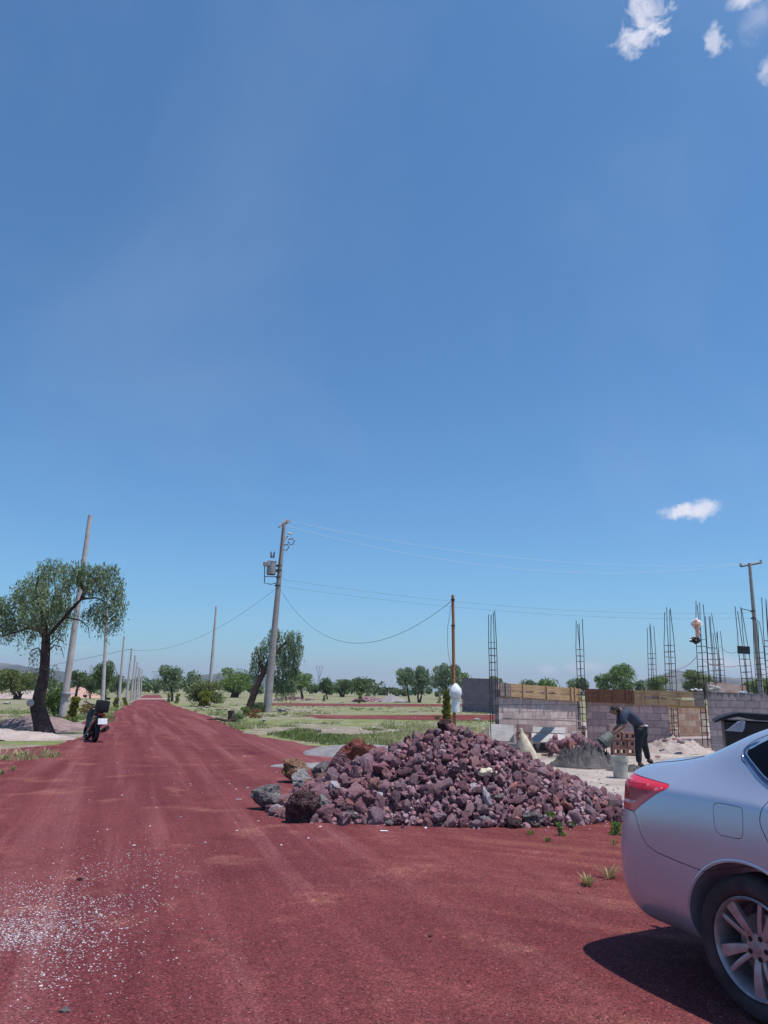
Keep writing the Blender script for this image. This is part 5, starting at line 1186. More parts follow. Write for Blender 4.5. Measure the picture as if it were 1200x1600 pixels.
# pebbles
def pebbles(n, gen, s0, s1, mat, name, label, seed, z=.012):
    rng = np.random.default_rng(seed); it = []
    oc = bmesh.new(); bmesh.ops.create_icosphere(oc, subdivisions=1, radius=.5); V0 = np.array([v.co[:] for v in oc.verts]); F0 = np.array([[v.index for v in f.verts] for f in oc.faces]); oc.free()
    P = gen(rng, n); m = len(P); s = rng.uniform(s0, s1, m) * rng.uniform(.5, 1, m); a = rng.uniform(0, 6.28, m)
    V = V0[None] * (s[:, None] * np.stack([rng.uniform(.8, 1.5, m), rng.uniform(.7, 1.1, m), rng.uniform(.35, .7, m)], 1))[:, None, :]
    V *= 1 + rng.normal(size=(m, len(V0), 1)) * .15
    ca, sa = np.cos(a)[:, None], np.sin(a)[:, None]; X = V[..., 0] * ca - V[..., 1] * sa + P[:, 0:1]; Y = V[..., 0] * sa + V[..., 1] * ca + P[:, 1:2]; Z = V[..., 2] + z + s[:, None] * .12
    VV = np.stack([X, Y, Z], 2).reshape(-1, 3); F = (F0[None] + (np.arange(m) * len(V0))[:, None, None]).reshape(-1, 3)
    return tag(mobj(name, np_mesh(name, VV, F, np.repeat(rng.random(m), len(F0))), mat), label, 'gravel', kind='stuff')
def wp(rng, n):
    c1 = gp(15, 1500); c2 = gp(115, 1400); k = int(n * .80)
    a = np.c_[rng.normal(c1.x - .25, .40, k), rng.normal(c1.y + .12, .55, k)]; b = np.c_[rng.normal(c2.x, .42, n - k), rng.normal(c2.y, .85, n - k)]
    P = np.concatenate([a, b]); f = np.array([noise.noise((p[0] * 1.6, p[1] * 1.1, 3.0)) for p in P]); return P[f > -.22 + rng.normal(size=len(P)) * .15]
PEBM = MT('pebble_white', .8, 0, .3); PEBM.base(PEBM.ramp(PEBM.attr('rnd'), [(0, (.24, .16, .17)), (.4, (.42, .36, .37)), (1, (.64, .60, .61))])); PEBM = PEBM.m
pebbles(11000, wp, .005, .0165, PEBM, 'white_pebbles', 'white gravel scattered over the red surface at the lower left', 1)
REDP = MT('pebble_red', .95, 0, .15); REDP.base(REDP.ramp(REDP.attr('rnd'), [(0, (.06, .016, .022)), (.35, (.14, .034, .045)), (.75, (.22, .06, .07)), (.97, (.32, .14, .13)), (1, (.42, .32, .32))])); REDP = REDP.m
def rp(rng, n):
    py = 1300 + (1680 - 1300) * rng.random(n) ** .9; px = rng.uniform(-60, 1260, n); return np.array([tuple(gp(a, b)[:2]) for a, b in zip(px, py)])
pebbles(30000, rp, .004, .0125, REDP, 'red_gravel', 'loose red and black volcanic gravel on the foreground', 2)
def mp_(rng, n):
    px = rng.uniform(100, 560, n); py = rng.uniform(1130, 1330, n); return np.array([tuple(gp(a, b)[:2]) for a, b in zip(px, py)])
pebbles(70, mp_, .02, .055, PEBM, 'pale_pebbles', 'few pale stones strewn on the middle of the road', 3)
def sp_(rng, n):
    px = rng.uniform(700, 1100, n); py = rng.uniform(1170, 1290, n); o = np.array([tuple(gp(a, b)[:2]) for a, b in zip(px, py)]); return o
pebbles(900, sp_, .015, .05, PEBM, 'site_gravel', 'pale rubble grains on the building site ground', 4)
def fp_(rng, n):
    out = []
    while len(out) < n:
        px = rng.uniform(380, 760); py = rng.uniform(1122, 1172)
        if py < 1172 - max(0, 560 - px) * .16: p = gp(px, py); out.append((p.x, p.y))
    return np.array(out)
pebbles(110, fp_, .05, .18, PEBM, 'field_stones', 'pale stones scattered through the dry grass of the field', 5, z=0)
b = gp(101, 1585); o = mobj('pale_stone', rockmesh(180, 3), WS); o.scale = (.062, .045, .03); o.location = (b.x, b.y, .02); tag(o, 'grey-white stone lying alone at the bottom left of the foreground', 'stone')
b = gp(124, 1378); o = mobj('dark_stone', rockmesh(181, 3), BMAT['red']); o.scale = (.05, .05, .04); o.location = (b.x, b.y, .02); tag(o, 'dark red stone among the white pebbles', 'stone')
b = gp(672, 1467); o = mobj('small_stone', rockmesh(182, 3), BMAT['orange']); o.scale = (.028, .028, .02); o.location = (b.x, b.y, .02); tag(o, 'single tan stone on the red foreground below the heap', 'stone')
for i, (px, py, L_, a_, lb, mt) in enumerate([(842, 1176, .5, .3, 'thin batten lying on the pale ground by the sack', OCHRE), (935, 1168, .35, 1.2, 'short stick lying beside the wet mortar', GREYW), (868, 1186, .28, -.4, 'broken lath on the ground between the sack and the mortar', GREYW),
                                               (1040, 1172, .45, .9, 'grey lath sticking out of the pale dirt bank', GREYW)]):
    b = gp(px, py); o = MB().box((L_, .045, .02), (0, 0, 0), None, .003).build('lath', mt); o.location = (b.x, b.y, .05 if i < 3 else .30); o.rotation_euler = (0, .05, a_); tag(o, lb, 'stick')
for i, (px, py, s, k, lb) in enumerate([(850, 1183, .13, 'clay', 'red block fragment lying near the sack'), (906, 1172, .12, 'grey', 'grey block fragment at the foot of the small rock heap'), (1028, 1186, .15, 'pink', 'pinkish block fragment on the pale ground by the dirt bank'), (790, 1172, .14, 'clay', 'red fragment under the leaning pale board')]):
    b = gp(px, py); o = mobj('block_fragment', rockmesh(200 + i, 1, .1, .1), HB[k].materials[0]); o.scale = (s * 1.4, s, s * .8); o.location = (b.x, b.y, .02 + s * .3); o.rotation_euler = (0, 0, i); tag(o, lb, 'block fragment')
# rags on and by the heap
p = at(759, 1171, 9.95); o = crumple('cream_rag', SACKM, (p.x, p.y, hpile(p.x, p.y) + .10), (.11, .06, .05), 'cream rag lying on the right side of the rock heap', 'rag', 20, sub=4, amp=.2, freq=1.6, sm=50)
b = gp(703, 1286); o = crumple('pink_rag', simple('pink_cloth', (.55, .05, .13), .85), (b.x, b.y + .06, .07), (.055, .04, .075), 'bright pink rag at the front foot of the rock heap', 'rag', 21, sub=4, amp=.35, rot=(.3, .6, .2))
for i, (x, y, lb) in enumerate([(600, 1301, 'flat white scrap of paper in front of the heap'), (373, 1251, 'thin pale wooden chip on the red gravel, left of the heap')]):
    b = gp(x, y); o = MB().box((.09, .035, .006), (0, 0, 0), (0, 0, i * .3), .002).build('paper_scrap' if i == 0 else 'wood_chip', WHITEP if i == 0 else PALEW); o.location = (b.x, b.y, .02); tag(o, lb, 'litter')

# bucket on the ground
def bucket_mesh(h, r0, r1):
    mb = MB(); mb.lathe([(.001, 0), (r0, 0), (r0 * 1.01, .01), (r1 * .985, h * .76), (r1 * 1.03, h * .765), (r1 * 1.03, h * .785), (r1 * .99, h * .79), (r1 * .995, h * .87), (r1 * 1.04, h * .875), (r1 * 1.04, h * .90), (r1, h * .905), (r1, h * .97), (r1 * 1.04, h * .975), (r1 * 1.04, h), (r1 * .96, h), (r1 * .95, h * .9), (r0 * .95, .02), (.001, .02)], 32); return mb.mesh('pail', 35)
b = gp(970, 1216); root = empty('bucket', (b.x, b.y, .012)); tag(root, 'dirty cream plastic bucket standing on the pale ground behind the car', 'bucket')
h_ = at(970, 1182, b.y).z * 1.0; mobj('pail', bucket_mesh(h_, .135, .155), PAIL, root)
MB().tube([(-.16, 0, h_ * .82), (-.15, -.10, h_ * .74), (0, -.172, h_ * .70), (.15, -.10, h_ * .74), (.16, 0, h_ * .82)], .004, 5).build('handle', STEEL, root)
b = gp(992, 1223); o = MB().tube([(0, 0, -.05), (.002, 0, .26)], .008, 6).build('rebar_stake', IRON); o.location = (b.x, b.y, 0); tag(o, 'short iron stake in the ground right of the bucket', 'stake')
#==PART3==
# ------------------------------------------------------------------ the silver sedan
CAR_X, CAR_Y, CAR_A = 2.695, 4.452, -64.0
PAINT = MT('silver_blue_paint', .32, .55, .5); _r = PAINT.noise(6, 4, .6); _z = PAINT.xyz()
PAINT.base(PAINT.mix(PAINT.ramp(PAINT.math('ADD', PAINT.math('MULTIPLY', _z[2], -1.4), PAINT.math('MULTIPLY', _r, 1.2)), [(.05, 0.0), (.75, .35)]), (.50, .53, .63), (.35, .22, .23)))
PAINT.L.new(PAINT.ramp(PAINT.math('ADD', PAINT.math('MULTIPLY', _z[2], -.8), _r), [(.1, .26), (.7, .55)]), PAINT.b.inputs['Roughness'])
PAINT.b.inputs['Coat Weight'].default_value = .55; PAINT.b.inputs['Coat Roughness'].default_value = .12; PAINT = PAINT.m
GLASS = simple('dark_window_glass', (.005, .006, .009), .07, 0, var=.2, bump=0, spec=.12)
CHROME = simple('chrome_strip', (.75, .76, .80), .15, 1.0, var=.05, bump=0)
SATIN = simple('dark_window_frame', (.10, .13, .22), .25, .6, var=.1, bump=0)
TRIM = simple('black_trim', (.015, .014, .016), .6, var=.3)
REDL = simple('red_lamp_lens', (.78, .012, .035), .15, 0, var=.1, bump=0, spec=.6); REDL.node_tree.nodes['Principled BSDF'].inputs['Coat Weight'].default_value = .5
CLEAR = MT('clear_lamp_lens', .35, 0, .5); _v = CLEAR.noise(9, 3, .5, stretch=(1, 1, 9)); CLEAR.base(CLEAR.ramp(_v, [(.35, (.78, .50, .53)), (.6, (.92, .72, .75)), (.75, (.96, .86, .88))])); CLEAR = CLEAR.m
TYRE = MT('dusty_tyre', .85, 0, .2); _n = TYRE.noise(7, 4, .6); TYRE.base(TYRE.ramp(_n, [(.3, (.028, .023, .026)), (.7, (.085, .060, .062))])); TYRE = TYRE.m
ALLOY = MT('dusty_alloy', .42, .55, .4); _n = ALLOY.noise(14, 5, .6); ALLOY.base(ALLOY.ramp(_n, [(.3, (.30, .22, .22)), (.65, (.46, .40, .42))])); ALLOY = ALLOY.m
ARCH = simple('wheel_housing', (.012, .010, .011), .9)

def car_shape():
    # station: x, zbottom, then (y,z) for sill, low, mid, upper, shoulder, deck/belt, glass mid, roof edge ; z centre
    T = [
     (-1.115, .34, (.34, .34), (.50, .42), (.53, .60), (.52, .83), (.51, 1.02), (.44, 1.082), (.28, 1.095), (.14, 1.102), 1.105),
     (-1.090, .29, (.58, .29), (.672, .39), (.692, .60), (.668, .83), (.655, 1.022), (.575, 1.092), (.37, 1.118), (.18, 1.125), 1.130),
     (-1.000, .27, (.69, .27), (.782, .36), (.800, .60), (.778, .84), (.752, 1.030), (.625, 1.120), (.43, 1.155), (.20, 1.165), 1.170),
     (-.850, .25, (.75, .25), (.832, .35), (.846, .60), (.836, .85), (.792, 1.032), (.64, 1.142), (.47, 1.182), (.22, 1.194), 1.198),
     (-.660, .24, (.72, .24), (.855, .36), (.872, .60), (.866, .86), (.828, 1.038), (.665, 1.160), (.52, 1.197), (.24, 1.210), 1.214),
     (-.440, .23, (.74, .23), (.873, .36), (.886, .60), (.882, .86), (.850, 1.040), (.690, 1.175), (.575, 1.240), (.32, 1.262), 1.266),
     (-.200, .22, (.75, .22), (.878, .35), (.892, .60), (.888, .86), (.860, 1.040), (.715, 1.185), (.640, 1.320), (.475, 1.392), 1.412),
     (.080, .20, (.75, .20), (.872, .33), (.888, .59), (.886, .85), (.862, 1.035), (.765, 1.140), (.685, 1.330), (.56, 1.472), 1.515),
     (.450, .18, (.75, .18), (.858, .31), (.876, .57), (.876, .83), (.858, 1.015), (.785, 1.085), (.695, 1.310), (.580, 1.505), 1.555),
     (1.00, .18, (.75, .18), (.852, .30), (.870, .55), (.872, .81), (.855, .985), (.795, 1.050), (.705, 1.300), (.59, 1.530), 1.590),
     (1.55, .18, (.75, .18), (.852, .30), (.870, .54), (.872, .79), (.850, .955), (.800, 1.015), (.705, 1.270), (.58, 1.510), 1.575),
     (2.00, .18, (.75, .18), (.857, .30), (.874, .54), (.874, .78), (.850, .930), (.795, .985), (.700, 1.190), (.57, 1.420), 1.480),
     (2.40, .19, (.75, .19), (.867, .32), (.882, .56), (.878, .77), (.842, .905), (.775, .960), (.690, 1.070), (.51, 1.165), 1.205),
     (2.75, .20, (.75, .20), (.867, .34), (.882, .58), (.872, .76), (.825, .880), (.745, .930), (.645, .990), (.40, 1.030), 1.040),
     (3.10, .21, (.72, .21), (.837, .35), (.857, .57), (.842, .73), (.785, .835), (.695, .880), (.585, .920), (.35, .950), .960),
     (3.38, .22, (.62, .22), (.737, .35), (.767, .55), (.747, .68), (.685, .770), (.605, .810), (.485, .840), (.28, .855), .860),
     (3.55, .25, (.42, .25), (.53, .36), (.56, .54), (.54, .64), (.49, .715), (.42, .750), (.32, .765), (.18, .773), .777)]
    V = []; F = []
    for s in T:
        x, zb = s[0], s[1]; half = [(0.0, zb)] + list(s[2:10]) + [(0.0, s[10])]
        ring = [(-y, z) for y, z in half] + [(y, z) for y, z in half[1:-1][::-1]]      # right side first (negative y)
        for (y, z) in ring:
            dx = 0
            if x < -.5:                                   # rear face profile: bumper stands out, boot lid leans in
                t = min(1, (-.5 - x) / .5); prof = np.interp(z, [.23, .36, .50, .72, .85, 1.0, 1.09, 1.18], [.07, .012, .0, .010, .040, .048, .040, .035]); dx = prof * t
            V.append((x + dx, y, z))
    n = len(V) // len(T)
    for i in range(len(T) - 1):
        for k in range(n): a = i * n + k; b = i * n + (k + 1) % n; F.append((a, b, b + n, a + n))
    m = n // 2
    for base, flip in ((0, True), ((len(T) - 1) * n, False)):          # end caps as strips of quads
        top = list(range(0, m + 1)); 
        for k in range(m):
            a, b = base + k, base + k + 1; c, d = base + (n - k - 1) % n, base + (n - k) % n
            q = [a, b, c, d]; q = list(dict.fromkeys(q))
            if len(q) > 2: F.append(tuple(q[::-1]) if not flip else tuple(q))
    me = bpy.data.meshes.new('body'); me.from_pydata(V, [], F)
    bm = bmesh.new(); bm.from_mesh(me)
    bmesh.ops.recalc_face_normals(bm, faces=bm.faces)
    cl = bm.edges.layers.float.new('crease_edge'); bm.verts.ensure_lookup_table()
    for i in range(len(T) - 1):                            # soft crease along the shoulder and sill
        for k, cv in ((5, .75), (n - 5, .75), (1, .4), (n - 1, .4)):
            e = bm.edges.get((bm.verts[i * n + k], bm.verts[(i + 1) * n + k]))
            if e: e[cl] = cv
    bm.to_mesh(me); bm.free(); return me

def apply(o):
    dg = bpy.context.evaluated_depsgraph_get(); dg.update(); me = bpy.data.meshes.new_from_object(o.evaluated_get(dg)); old = o.data; o.modifiers.clear(); o.data = me
    return me
def boolean(o, cutme, op):
    c = bpy.data.objects.new('cut', cutme); COL.objects.link(c); m = o.modifiers.new('b', 'BOOLEAN'); m.operation = op; m.solver = 'EXACT'; m.object = c
    me = apply(o); me.name = o.name; bpy.data.objects.remove(c)
def offset_poly(P, d):
    """grow (d>0) / shrink a 2D outline"""
    n = len(P); A = sum(P[i][0] * P[(i + 1) % n][1] - P[(i + 1) % n][0] * P[i][1] for i in range(n)); sg = 1 if A > 0 else -1; out = []
    for i in range(n):
        p0, p1, p2 = Vector(P[i - 1]), Vector(P[i]), Vector(P[(i + 1) % n]); a = (p1 - p0).normalized(); b = (p2 - p1).normalized()
        na = Vector((a.y, -a.x)) * sg; nb_ = Vector((b.y, -b.x)) * sg; v = (na + nb_); l = max(.5, v.length_squared / 2); out.append(tuple(p1 + v * (d / l)))
    return out
def round_poly(P, r, seg=4):
    out = []; n = len(P)
    for i in range(n):
        p0, p1, p2 = Vector(P[i - 1]), Vector(P[i]), Vector(P[(i + 1) % n]); rr = r if isinstance(r, (int, float)) else r[i]
        a = p1 + (p0 - p1).normalized() * min(rr, (p0 - p1).length * .45); b = p1 + (p2 - p1).normalized() * min(rr, (p2 - p1).length * .45)
        for k in range(seg + 1): t = k / seg; out.append(tuple(a * (1 - t) ** 2 + p1 * 2 * t * (1 - t) + b * t * t))
    return out
def frame(origin, xa, ya):
    xa = Vector(xa).normalized(); ya = Vector(ya).normalized(); za = xa.cross(ya).normalized(); M = Matrix.Identity(4)
    for i in range(3): M[i][0] = xa[i]; M[i][1] = ya[i]; M[i][2] = za[i]; M[i][3] = origin[i]
    return M
car = empty('sedan', (CAR_X, CAR_Y, .012), R(CAR_A)); tag(car, 'silver-blue sedan parked at the right edge with its dusty tail toward the rock heap', 'car')
body = mobj('body', car_shape(), PAINT); sb = body.modifiers.new('s', 'SUBSURF'); sb.levels = 3; sb.render_levels = 3; sb.subdivision_type = 'CATMULL_CLARK'
ref = apply(body); bmr = bmesh.new(); bmr.from_mesh(ref); REF = BVHTree.FromBMesh(bmr)
def side_pt(x, z, lift=.0, sgn=-1):
    h = REF.ray_cast(Vector((x, sgn * 2, z)), Vector((0, -sgn, 0)))
    return (h[0] + h[1] * lift) if h[0] else Vector((x, sgn * .8, z))
SIDE = frame((0, 0, 0), (1, 0, 0), (0, 0, 1))               # local z = -y of the car
# car-space outlines in side view (x, z)
body.data.materials.clear(); body.data.materials.append(PAINT)
def cut_piece(name, poly, mtx, d0, d1, mat, gap=.0048, parent=None, bodyobj=None, sm=35):
    bo = bodyobj or body
    src = bo.data.copy(); pm = MB().prism(offset_poly(poly, -gap), d0, d1, mtx).mesh('p')
    o = bpy.data.objects.new(name, src); COL.objects.link(o); boolean(o, pm, 'INTERSECT')
    boolean(bo, MB().prism(poly, d0 + .002, d1 + .01, mtx).mesh('p'), 'DIFFERENCE')
    o.data.materials.clear(); o.data.materials.append(mat); o.data.polygons.foreach_set('material_index', [0] * len(o.data.polygons)); o.parent = parent or car; return o
# wheel arches
for x in (0.0, 2.70):
    for s in (-1, 1):
        mb = MB(); mb.lathe([(.001, -.26), (.395, -.26), (.400, .30), (.001, .30)], 64, Matrix.Translation((x, s * .82, .342)) @ Matrix.Rotation(R(90), 4, 'X')); boolean(body, mb.mesh('a'), 'DIFFERENCE')
# bumper seam: from the lamp's lower corner down and forward to the arch
BUMP = [(-1.6, .0), (-.15, .0), (-.15, .655), (-.28, .655), (-.43, .668), (-.60, .685), (-.68, .71), (-.735, .765), (-.79, .86), (-.82, .878), (-1.6, .878)]
bumper = cut_piece('bumper', BUMP, SIDE, -2, 2, PAINT)
# tail lamp outline, cut obliquely around the corner; in side view it runs from x=-1.1 to the tip
LAMP = round_poly([(-1.3, .862), (-.82, .862), (-.765, .905), (-.60, 1.005), (-.515, 1.045), (-.520, 1.068), (-1.3, 1.098)], [0, .03, .02, .02, .015, .02, 0], 3)
LF = frame((0, 0, 0), (1, 0, 0), (0, 0, 1))
lamp = cut_piece('tail_light', LAMP, LF, .36, 2, REDL, .003)
lampL = cut_piece('tail_light', LAMP, LF, -2, -.36, REDL, .003)
INNER = round_poly([(-1.3, .918), (-.84, .918), (-.625, 1.020), (-.560, 1.040), (-.565, 1.048), (-1.3, 1.064)], [0, .02, .02, .01, .01, 0], 3)
cut_piece('lens', INNER, LF, .38, 2, CLEAR, .0, parent=lamp, bodyobj=lamp)
# rear side door, front side door, fuel door, side windows
DOOR = round_poly([(.40, .31), (.395, .52), (.20, .80), (.105, .95), (.125, 1.03), (.19, 1.13), (-.115, 1.245), (-.10, 1.33), (.12, 1.435), (.55, 1.50), (1.02, 1.515), (1.04, 1.05), (1.02, .27), (.43, .265)], [.02, .12, .08, .06, .05, .04, .03, .05, .1, .1, .03, .01, .03, .03], 4)
FDOOR = round_poly([(1.06, .27), (1.055, 1.05), (1.045, 1.515), (1.55, 1.49), (2.10, 1.09), (2.08, .85), (2.02, .27)], [.03, .01, .03, .1, .05, .05, .03], 4)
GLR = round_poly([(-.085, 1.285), (.12, 1.150), (.42, 1.085), (.99, 1.060), (.985, 1.475), (.60, 1.468), (.16, 1.415)], [.03, .08, .08, .02, .02, .08, .08], 5)
GLF = round_poly([(1.10, 1.058), (2.02, 1.02), (1.58, 1.42), (1.105, 1.475)], [.02, .04, .08, .02], 5)
door = cut_piece('rear_door', DOOR, SIDE, .50, 2, PAINT)
fdoor = cut_piece('front_door', FDOOR, SIDE, .50, 2, PAINT)
def glass_patch(name, poly, parent, lift=.0025):
    P = offset_poly(poly, .003); bm = bmesh.new(); bm.faces.new([bm.verts.new((x, 0, z)) for x, z in P])
    for ax, lo, hi in ((0, -.2, 2.2), (2, 1.0, 1.6)):
        v = lo
        while v < hi:
            co = Vector((v, 0, 0)) if ax == 0 else Vector((0, 0, v)); no = Vector((1, 0, 0)) if ax == 0 else Vector((0, 0, 1))
            bmesh.ops.bisect_plane(bm, geom=bm.verts[:] + bm.edges[:] + bm.faces[:], plane_co=co, plane_no=no); v += .04
    for vv in bm.verts: vv.co = side_pt(vv.co.x, vv.co.z, lift)
    bmesh.ops.recalc_face_normals(bm, faces=bm.faces); me = bpy.data.meshes.new(name); bm.to_mesh(me); bm.free(); smooth(me)
    if me.polygons[0].normal.y > 0: me.flip_normals()
    return mobj(name, me, GLASS, parent)
def rim(outline, grow, rad, mat, parent, name, lift=.001, part=None):
    P = offset_poly(outline, grow); P = P + [P[0]]
    if part: P = [p for p in P if part(p)]
    pts = []
    for (x, z) in P:
        pts.append(side_pt(x, z, lift))
    MB().tube(pts, rad, 6).build(name, mat, parent, 60)
for nm, gl, dr in (('side_window', GLR, door), ('side_window', GLF, fdoor)):
    glass_patch(nm, gl, dr)
rim(GLR, .004, .006, CHROME, door, 'chrome_strip'); rim(GLF, .004, .005, CHROME, fdoor, 'chrome_strip')
rim(GLR, .030, .0048, CHROME, door, 'outer_chrome_strip')
ring = MB()
Pi = offset_poly(GLR, .008); Po = offset_poly(GLR, .027); n = len(Pi); A = [ring.bm.verts.new(side_pt(x, z, .0022)) for x, z in Pi]; B = [ring.bm.verts.new(side_pt(x, z, .0022)) for x, z in Po]
for i in range(n): j = (i + 1) % n; ring.bm.faces.new((A[i], A[j], B[j], B[i]))
ring.build('window_frame', SATIN, door, 60)
FUEL = round_poly([(-.158, .855), (.004, .855), (.016, .89), (.018, 1.000), (.006, 1.018), (-.156, 1.020), (-.174, .995)], [.05, .05, .03, .05, .05, .05, .05], 4)
cut_piece('fuel_door', FUEL, SIDE, .80, 2, PAINT, .003)
MB().tube([side_pt(.30, .93, .02), side_pt(.34, .932, .045), side_pt(.48, .932, .045), side_pt(.52, .93, .02)], .013, 8).build('door_handle', PAINT, door, 50)
# rear window, windscreen as glass cut from the body, seen from above
REARW = round_poly([(-.40, -.50), (.16, -.46), (.16, .46), (-.40, .50)], .05, 3); TOP = frame((0, 0, 0), (1, 0, 0), (0, 1, 0))
cut_piece('rear_window', REARW, TOP, 1.215, 2, GLASS, .0)
WS_ = round_poly([(1.72, -.52), (2.36, -.62), (2.36, .62), (1.72, .52)], .06, 3); cut_piece('windscreen', WS_, TOP, 1.04, 2, GLASS, .0)
BOOT = [(-1.3, -.585), (-.40, -.60), (-.40, .60), (-1.3, .585)]
for s in (-1, 1):                                           # boot lid shut lines
    pts = []
    for x in np.linspace(-.46, -1.07, 14):
        h = REF.ray_cast(Vector((x, s * (.56 - .10 * max(0, (-x - .7))), 2)), Vector((0, 0, -1)))
        if h[0]: pts.append(h[0] + h[1] * .0005)
    MB().tube(pts, .0025, 4).build('boot_lid_seam', TRIM, car)
for o in [body, bumper, lamp, lampL, door, fdoor] + [c for c in car.children_recursive]:
    if o.type == 'MESH' and len(o.data.polygons) > 150: smooth(o.data, 32)
body.parent = car
# dirty arch lips
for x in (0.0,):
    P = [side_pt(x + math.cos(a) * .409, .342 + math.sin(a) * .409, -.004) for a in np.linspace(R(-12), R(192), 40)]
    MB().tube(P, .008, 6).build('arch_lip', PAINT, body, 60)
MB().box((.30, .02, .13), (-1.07, 0, .72), (0, R(-4), 0), .004).build('licence_plate', WHITEP, bumper)
MB().box((.7, .5, .10), (.6, 0, .20), None, .02).build('underbody_exhaust', TRIM, car)
# wheels
def wheel(x, s):
    w_ = empty('wheel', (x, s * .775, .340)); w_.parent = car; w_.rotation_euler = (R(90) if s < 0 else R(-90), R(23), 0)      # local z points outwards
    TH = .10
    MB().lathe([(.232, -.095), (.240, .078), (.250, .092), (.278, .1025), (.308, .098), (.326, .086), (.336, .068), (.340, .04), (.340, -.06), (.330, -.09), (.30, -.10), (.24, -.10)], 72, close=True).build('tyre', TYRE, w_, 45)
    MB().lathe([(.240, .088), (.232, .096), (.225, .090), (.219, .070), (.209, .030), (.204, -.06), (.220, -.09), (.232, -.09), (.233, .07)], 72, close=True).build('rim', ALLOY, w_, 45)
    MB().lathe([(.001, -.02), (.15, -.02), (.15, -.01), (.001, -.01)], 36).build('brake_disc', STEEL, w_)
    sp = MB()
    def spoke(a, w0, w1, off, zc=.0):
        c, s_ = math.cos(a), math.sin(a); c2, s2 = math.cos(a + off), math.sin(a + off); prof = []
        n = 7
        for k in range(n):
            t = k / (n - 1); r = .045 + t * .178; aa = a + off * t; wd = w0 + (w1 - w0) * t; z = .060 + .008 * math.sin(t * math.pi) + .020 * t + zc
            ux, uy = math.cos(aa), math.sin(aa); prof.append(((ux * r - -uy * wd, uy * r - ux * wd), (ux * r + -uy * wd, uy * r + ux * wd), z, (ux, uy)))
        rows = []
        for (l, r_, z, _) in prof:
            cx, cy = (l[0] + r_[0]) / 2, (l[1] + r_[1]) / 2
            rows.append([sp.bm.verts.new((l[0], l[1], z - .028)), sp.bm.verts.new((l[0] * .9 + cx * .1, l[1] * .9 + cy * .1, z - .004)), sp.bm.verts.new((cx, cy, z)), sp.bm.verts.new((r_[0] * .9 + cx * .1, r_[1] * .9 + cy * .1, z - .004)), sp.bm.verts.new((r_[0], r_[1], z - .028))])
        for p, q in zip(rows, rows[1:]):
            for k in range(4): sp.bm.faces.new((p[k], p[k + 1], q[k + 1], q[k]))
            sp.bm.faces.new((p[4], p[0], q[0], q[4]))
        sp.bm.faces.new(rows[-1]); 
    for k in range(5):
        a = 2 * math.pi * k / 5; spoke(a, .017, .034, R(6)); spoke(a + R(26), .014, .013, R(3), -.006)
    sp.lathe([(.001, .066), (.026, .066), (.030, .062), (.062, .060), (.070, .050), (.072, .02), (.001, .02)], 40)
    spo = sp.build('spokes', ALLOY, w_, 40)
    for k in range(5):
        a = 2 * math.pi * k / 5 + R(17); MB().lathe([(.001, .0), (.0125, .0), (.0125, .0035), (.001, .0035)], 14, Matrix.Translation((math.cos(a) * .050, math.sin(a) * .050, .0605))).build('lug_hole', TRIM, w_)
    MB().lathe([(.001, .070), (.020, .069), (.024, .065), (.001, .064)], 24).build('centre_cap', STEEL, w_, 40)
    return w_
for x in (0.0, 2.70):
    for s in (-1, 1): wheel(x, s)

# ------------------------------------------------------------------ motor scooter
b = gp(141, 1158); root = empty('motor_scooter', (b.x, b.y, .012), R(121)); tag(root, 'black motor scooter parked on the left edge of the road, seen from behind', 'motor scooter')
SHELL = simple('scooter_shell', (.010, .010, .012), .25, .1, var=.3, bump=0, spec=.6); REDRIM = simple('red_rim_tape', (.45, .03, .03), .5)
tilt = Matrix.Rotation(R(6), 4, 'X'); W_ = []
lean = empty('chassis', (0, 0, 0)); lean.parent = root
def part(o): o.parent = root; o.matrix_local = tilt @ Matrix.Identity(4); return o
def wheel2(x, r, wd, rot=0.0):
    m = Matrix.Translation((x, 0, r)) @ Matrix.Rotation(rot, 4, 'Z') @ Matrix.Rotation(R(90), 4, 'X')
    t = MB().lathe([(r * .72, -wd), (r * .9, -wd * 1.05), (r * .98, -wd * .6), (r, 0), (r * .98, wd * .6), (r * .9, wd * 1.05), (r * .72, wd)], 32, m, close=True).build('tyre', BLACKR, None, 50)
    h = MB(); h.lathe([(r * .73, -wd * .8), (r * .73, wd * .8), (r * .66, wd * .8), (r * .66, -wd * .8)], 32, m, close=True)
    for k in range(6):
        a = k * math.pi / 3; h.tube([m @ Vector((0, 0, 0)), m @ Vector((math.cos(a) * r * .7, math.sin(a) * r * .7, 0))], .014, 6)
    h.lathe([(.001, -.04), (.04, -.04), (.04, .04), (.001, .04)], 12, m); h = h.build('rim', SHELL)
    tp = MB().lathe([(r * .74, wd * .85), (r * .70, wd * .85), (r * .70, wd * .9), (r * .74, wd * .9)], 32, m, close=True).build('rim_tape', REDRIM)
    part(t); part(h); part(tp)
bpy.data.objects.remove(lean)
wheel2(-.62, .25, .06); wheel2(.64, .25, .055, R(14))
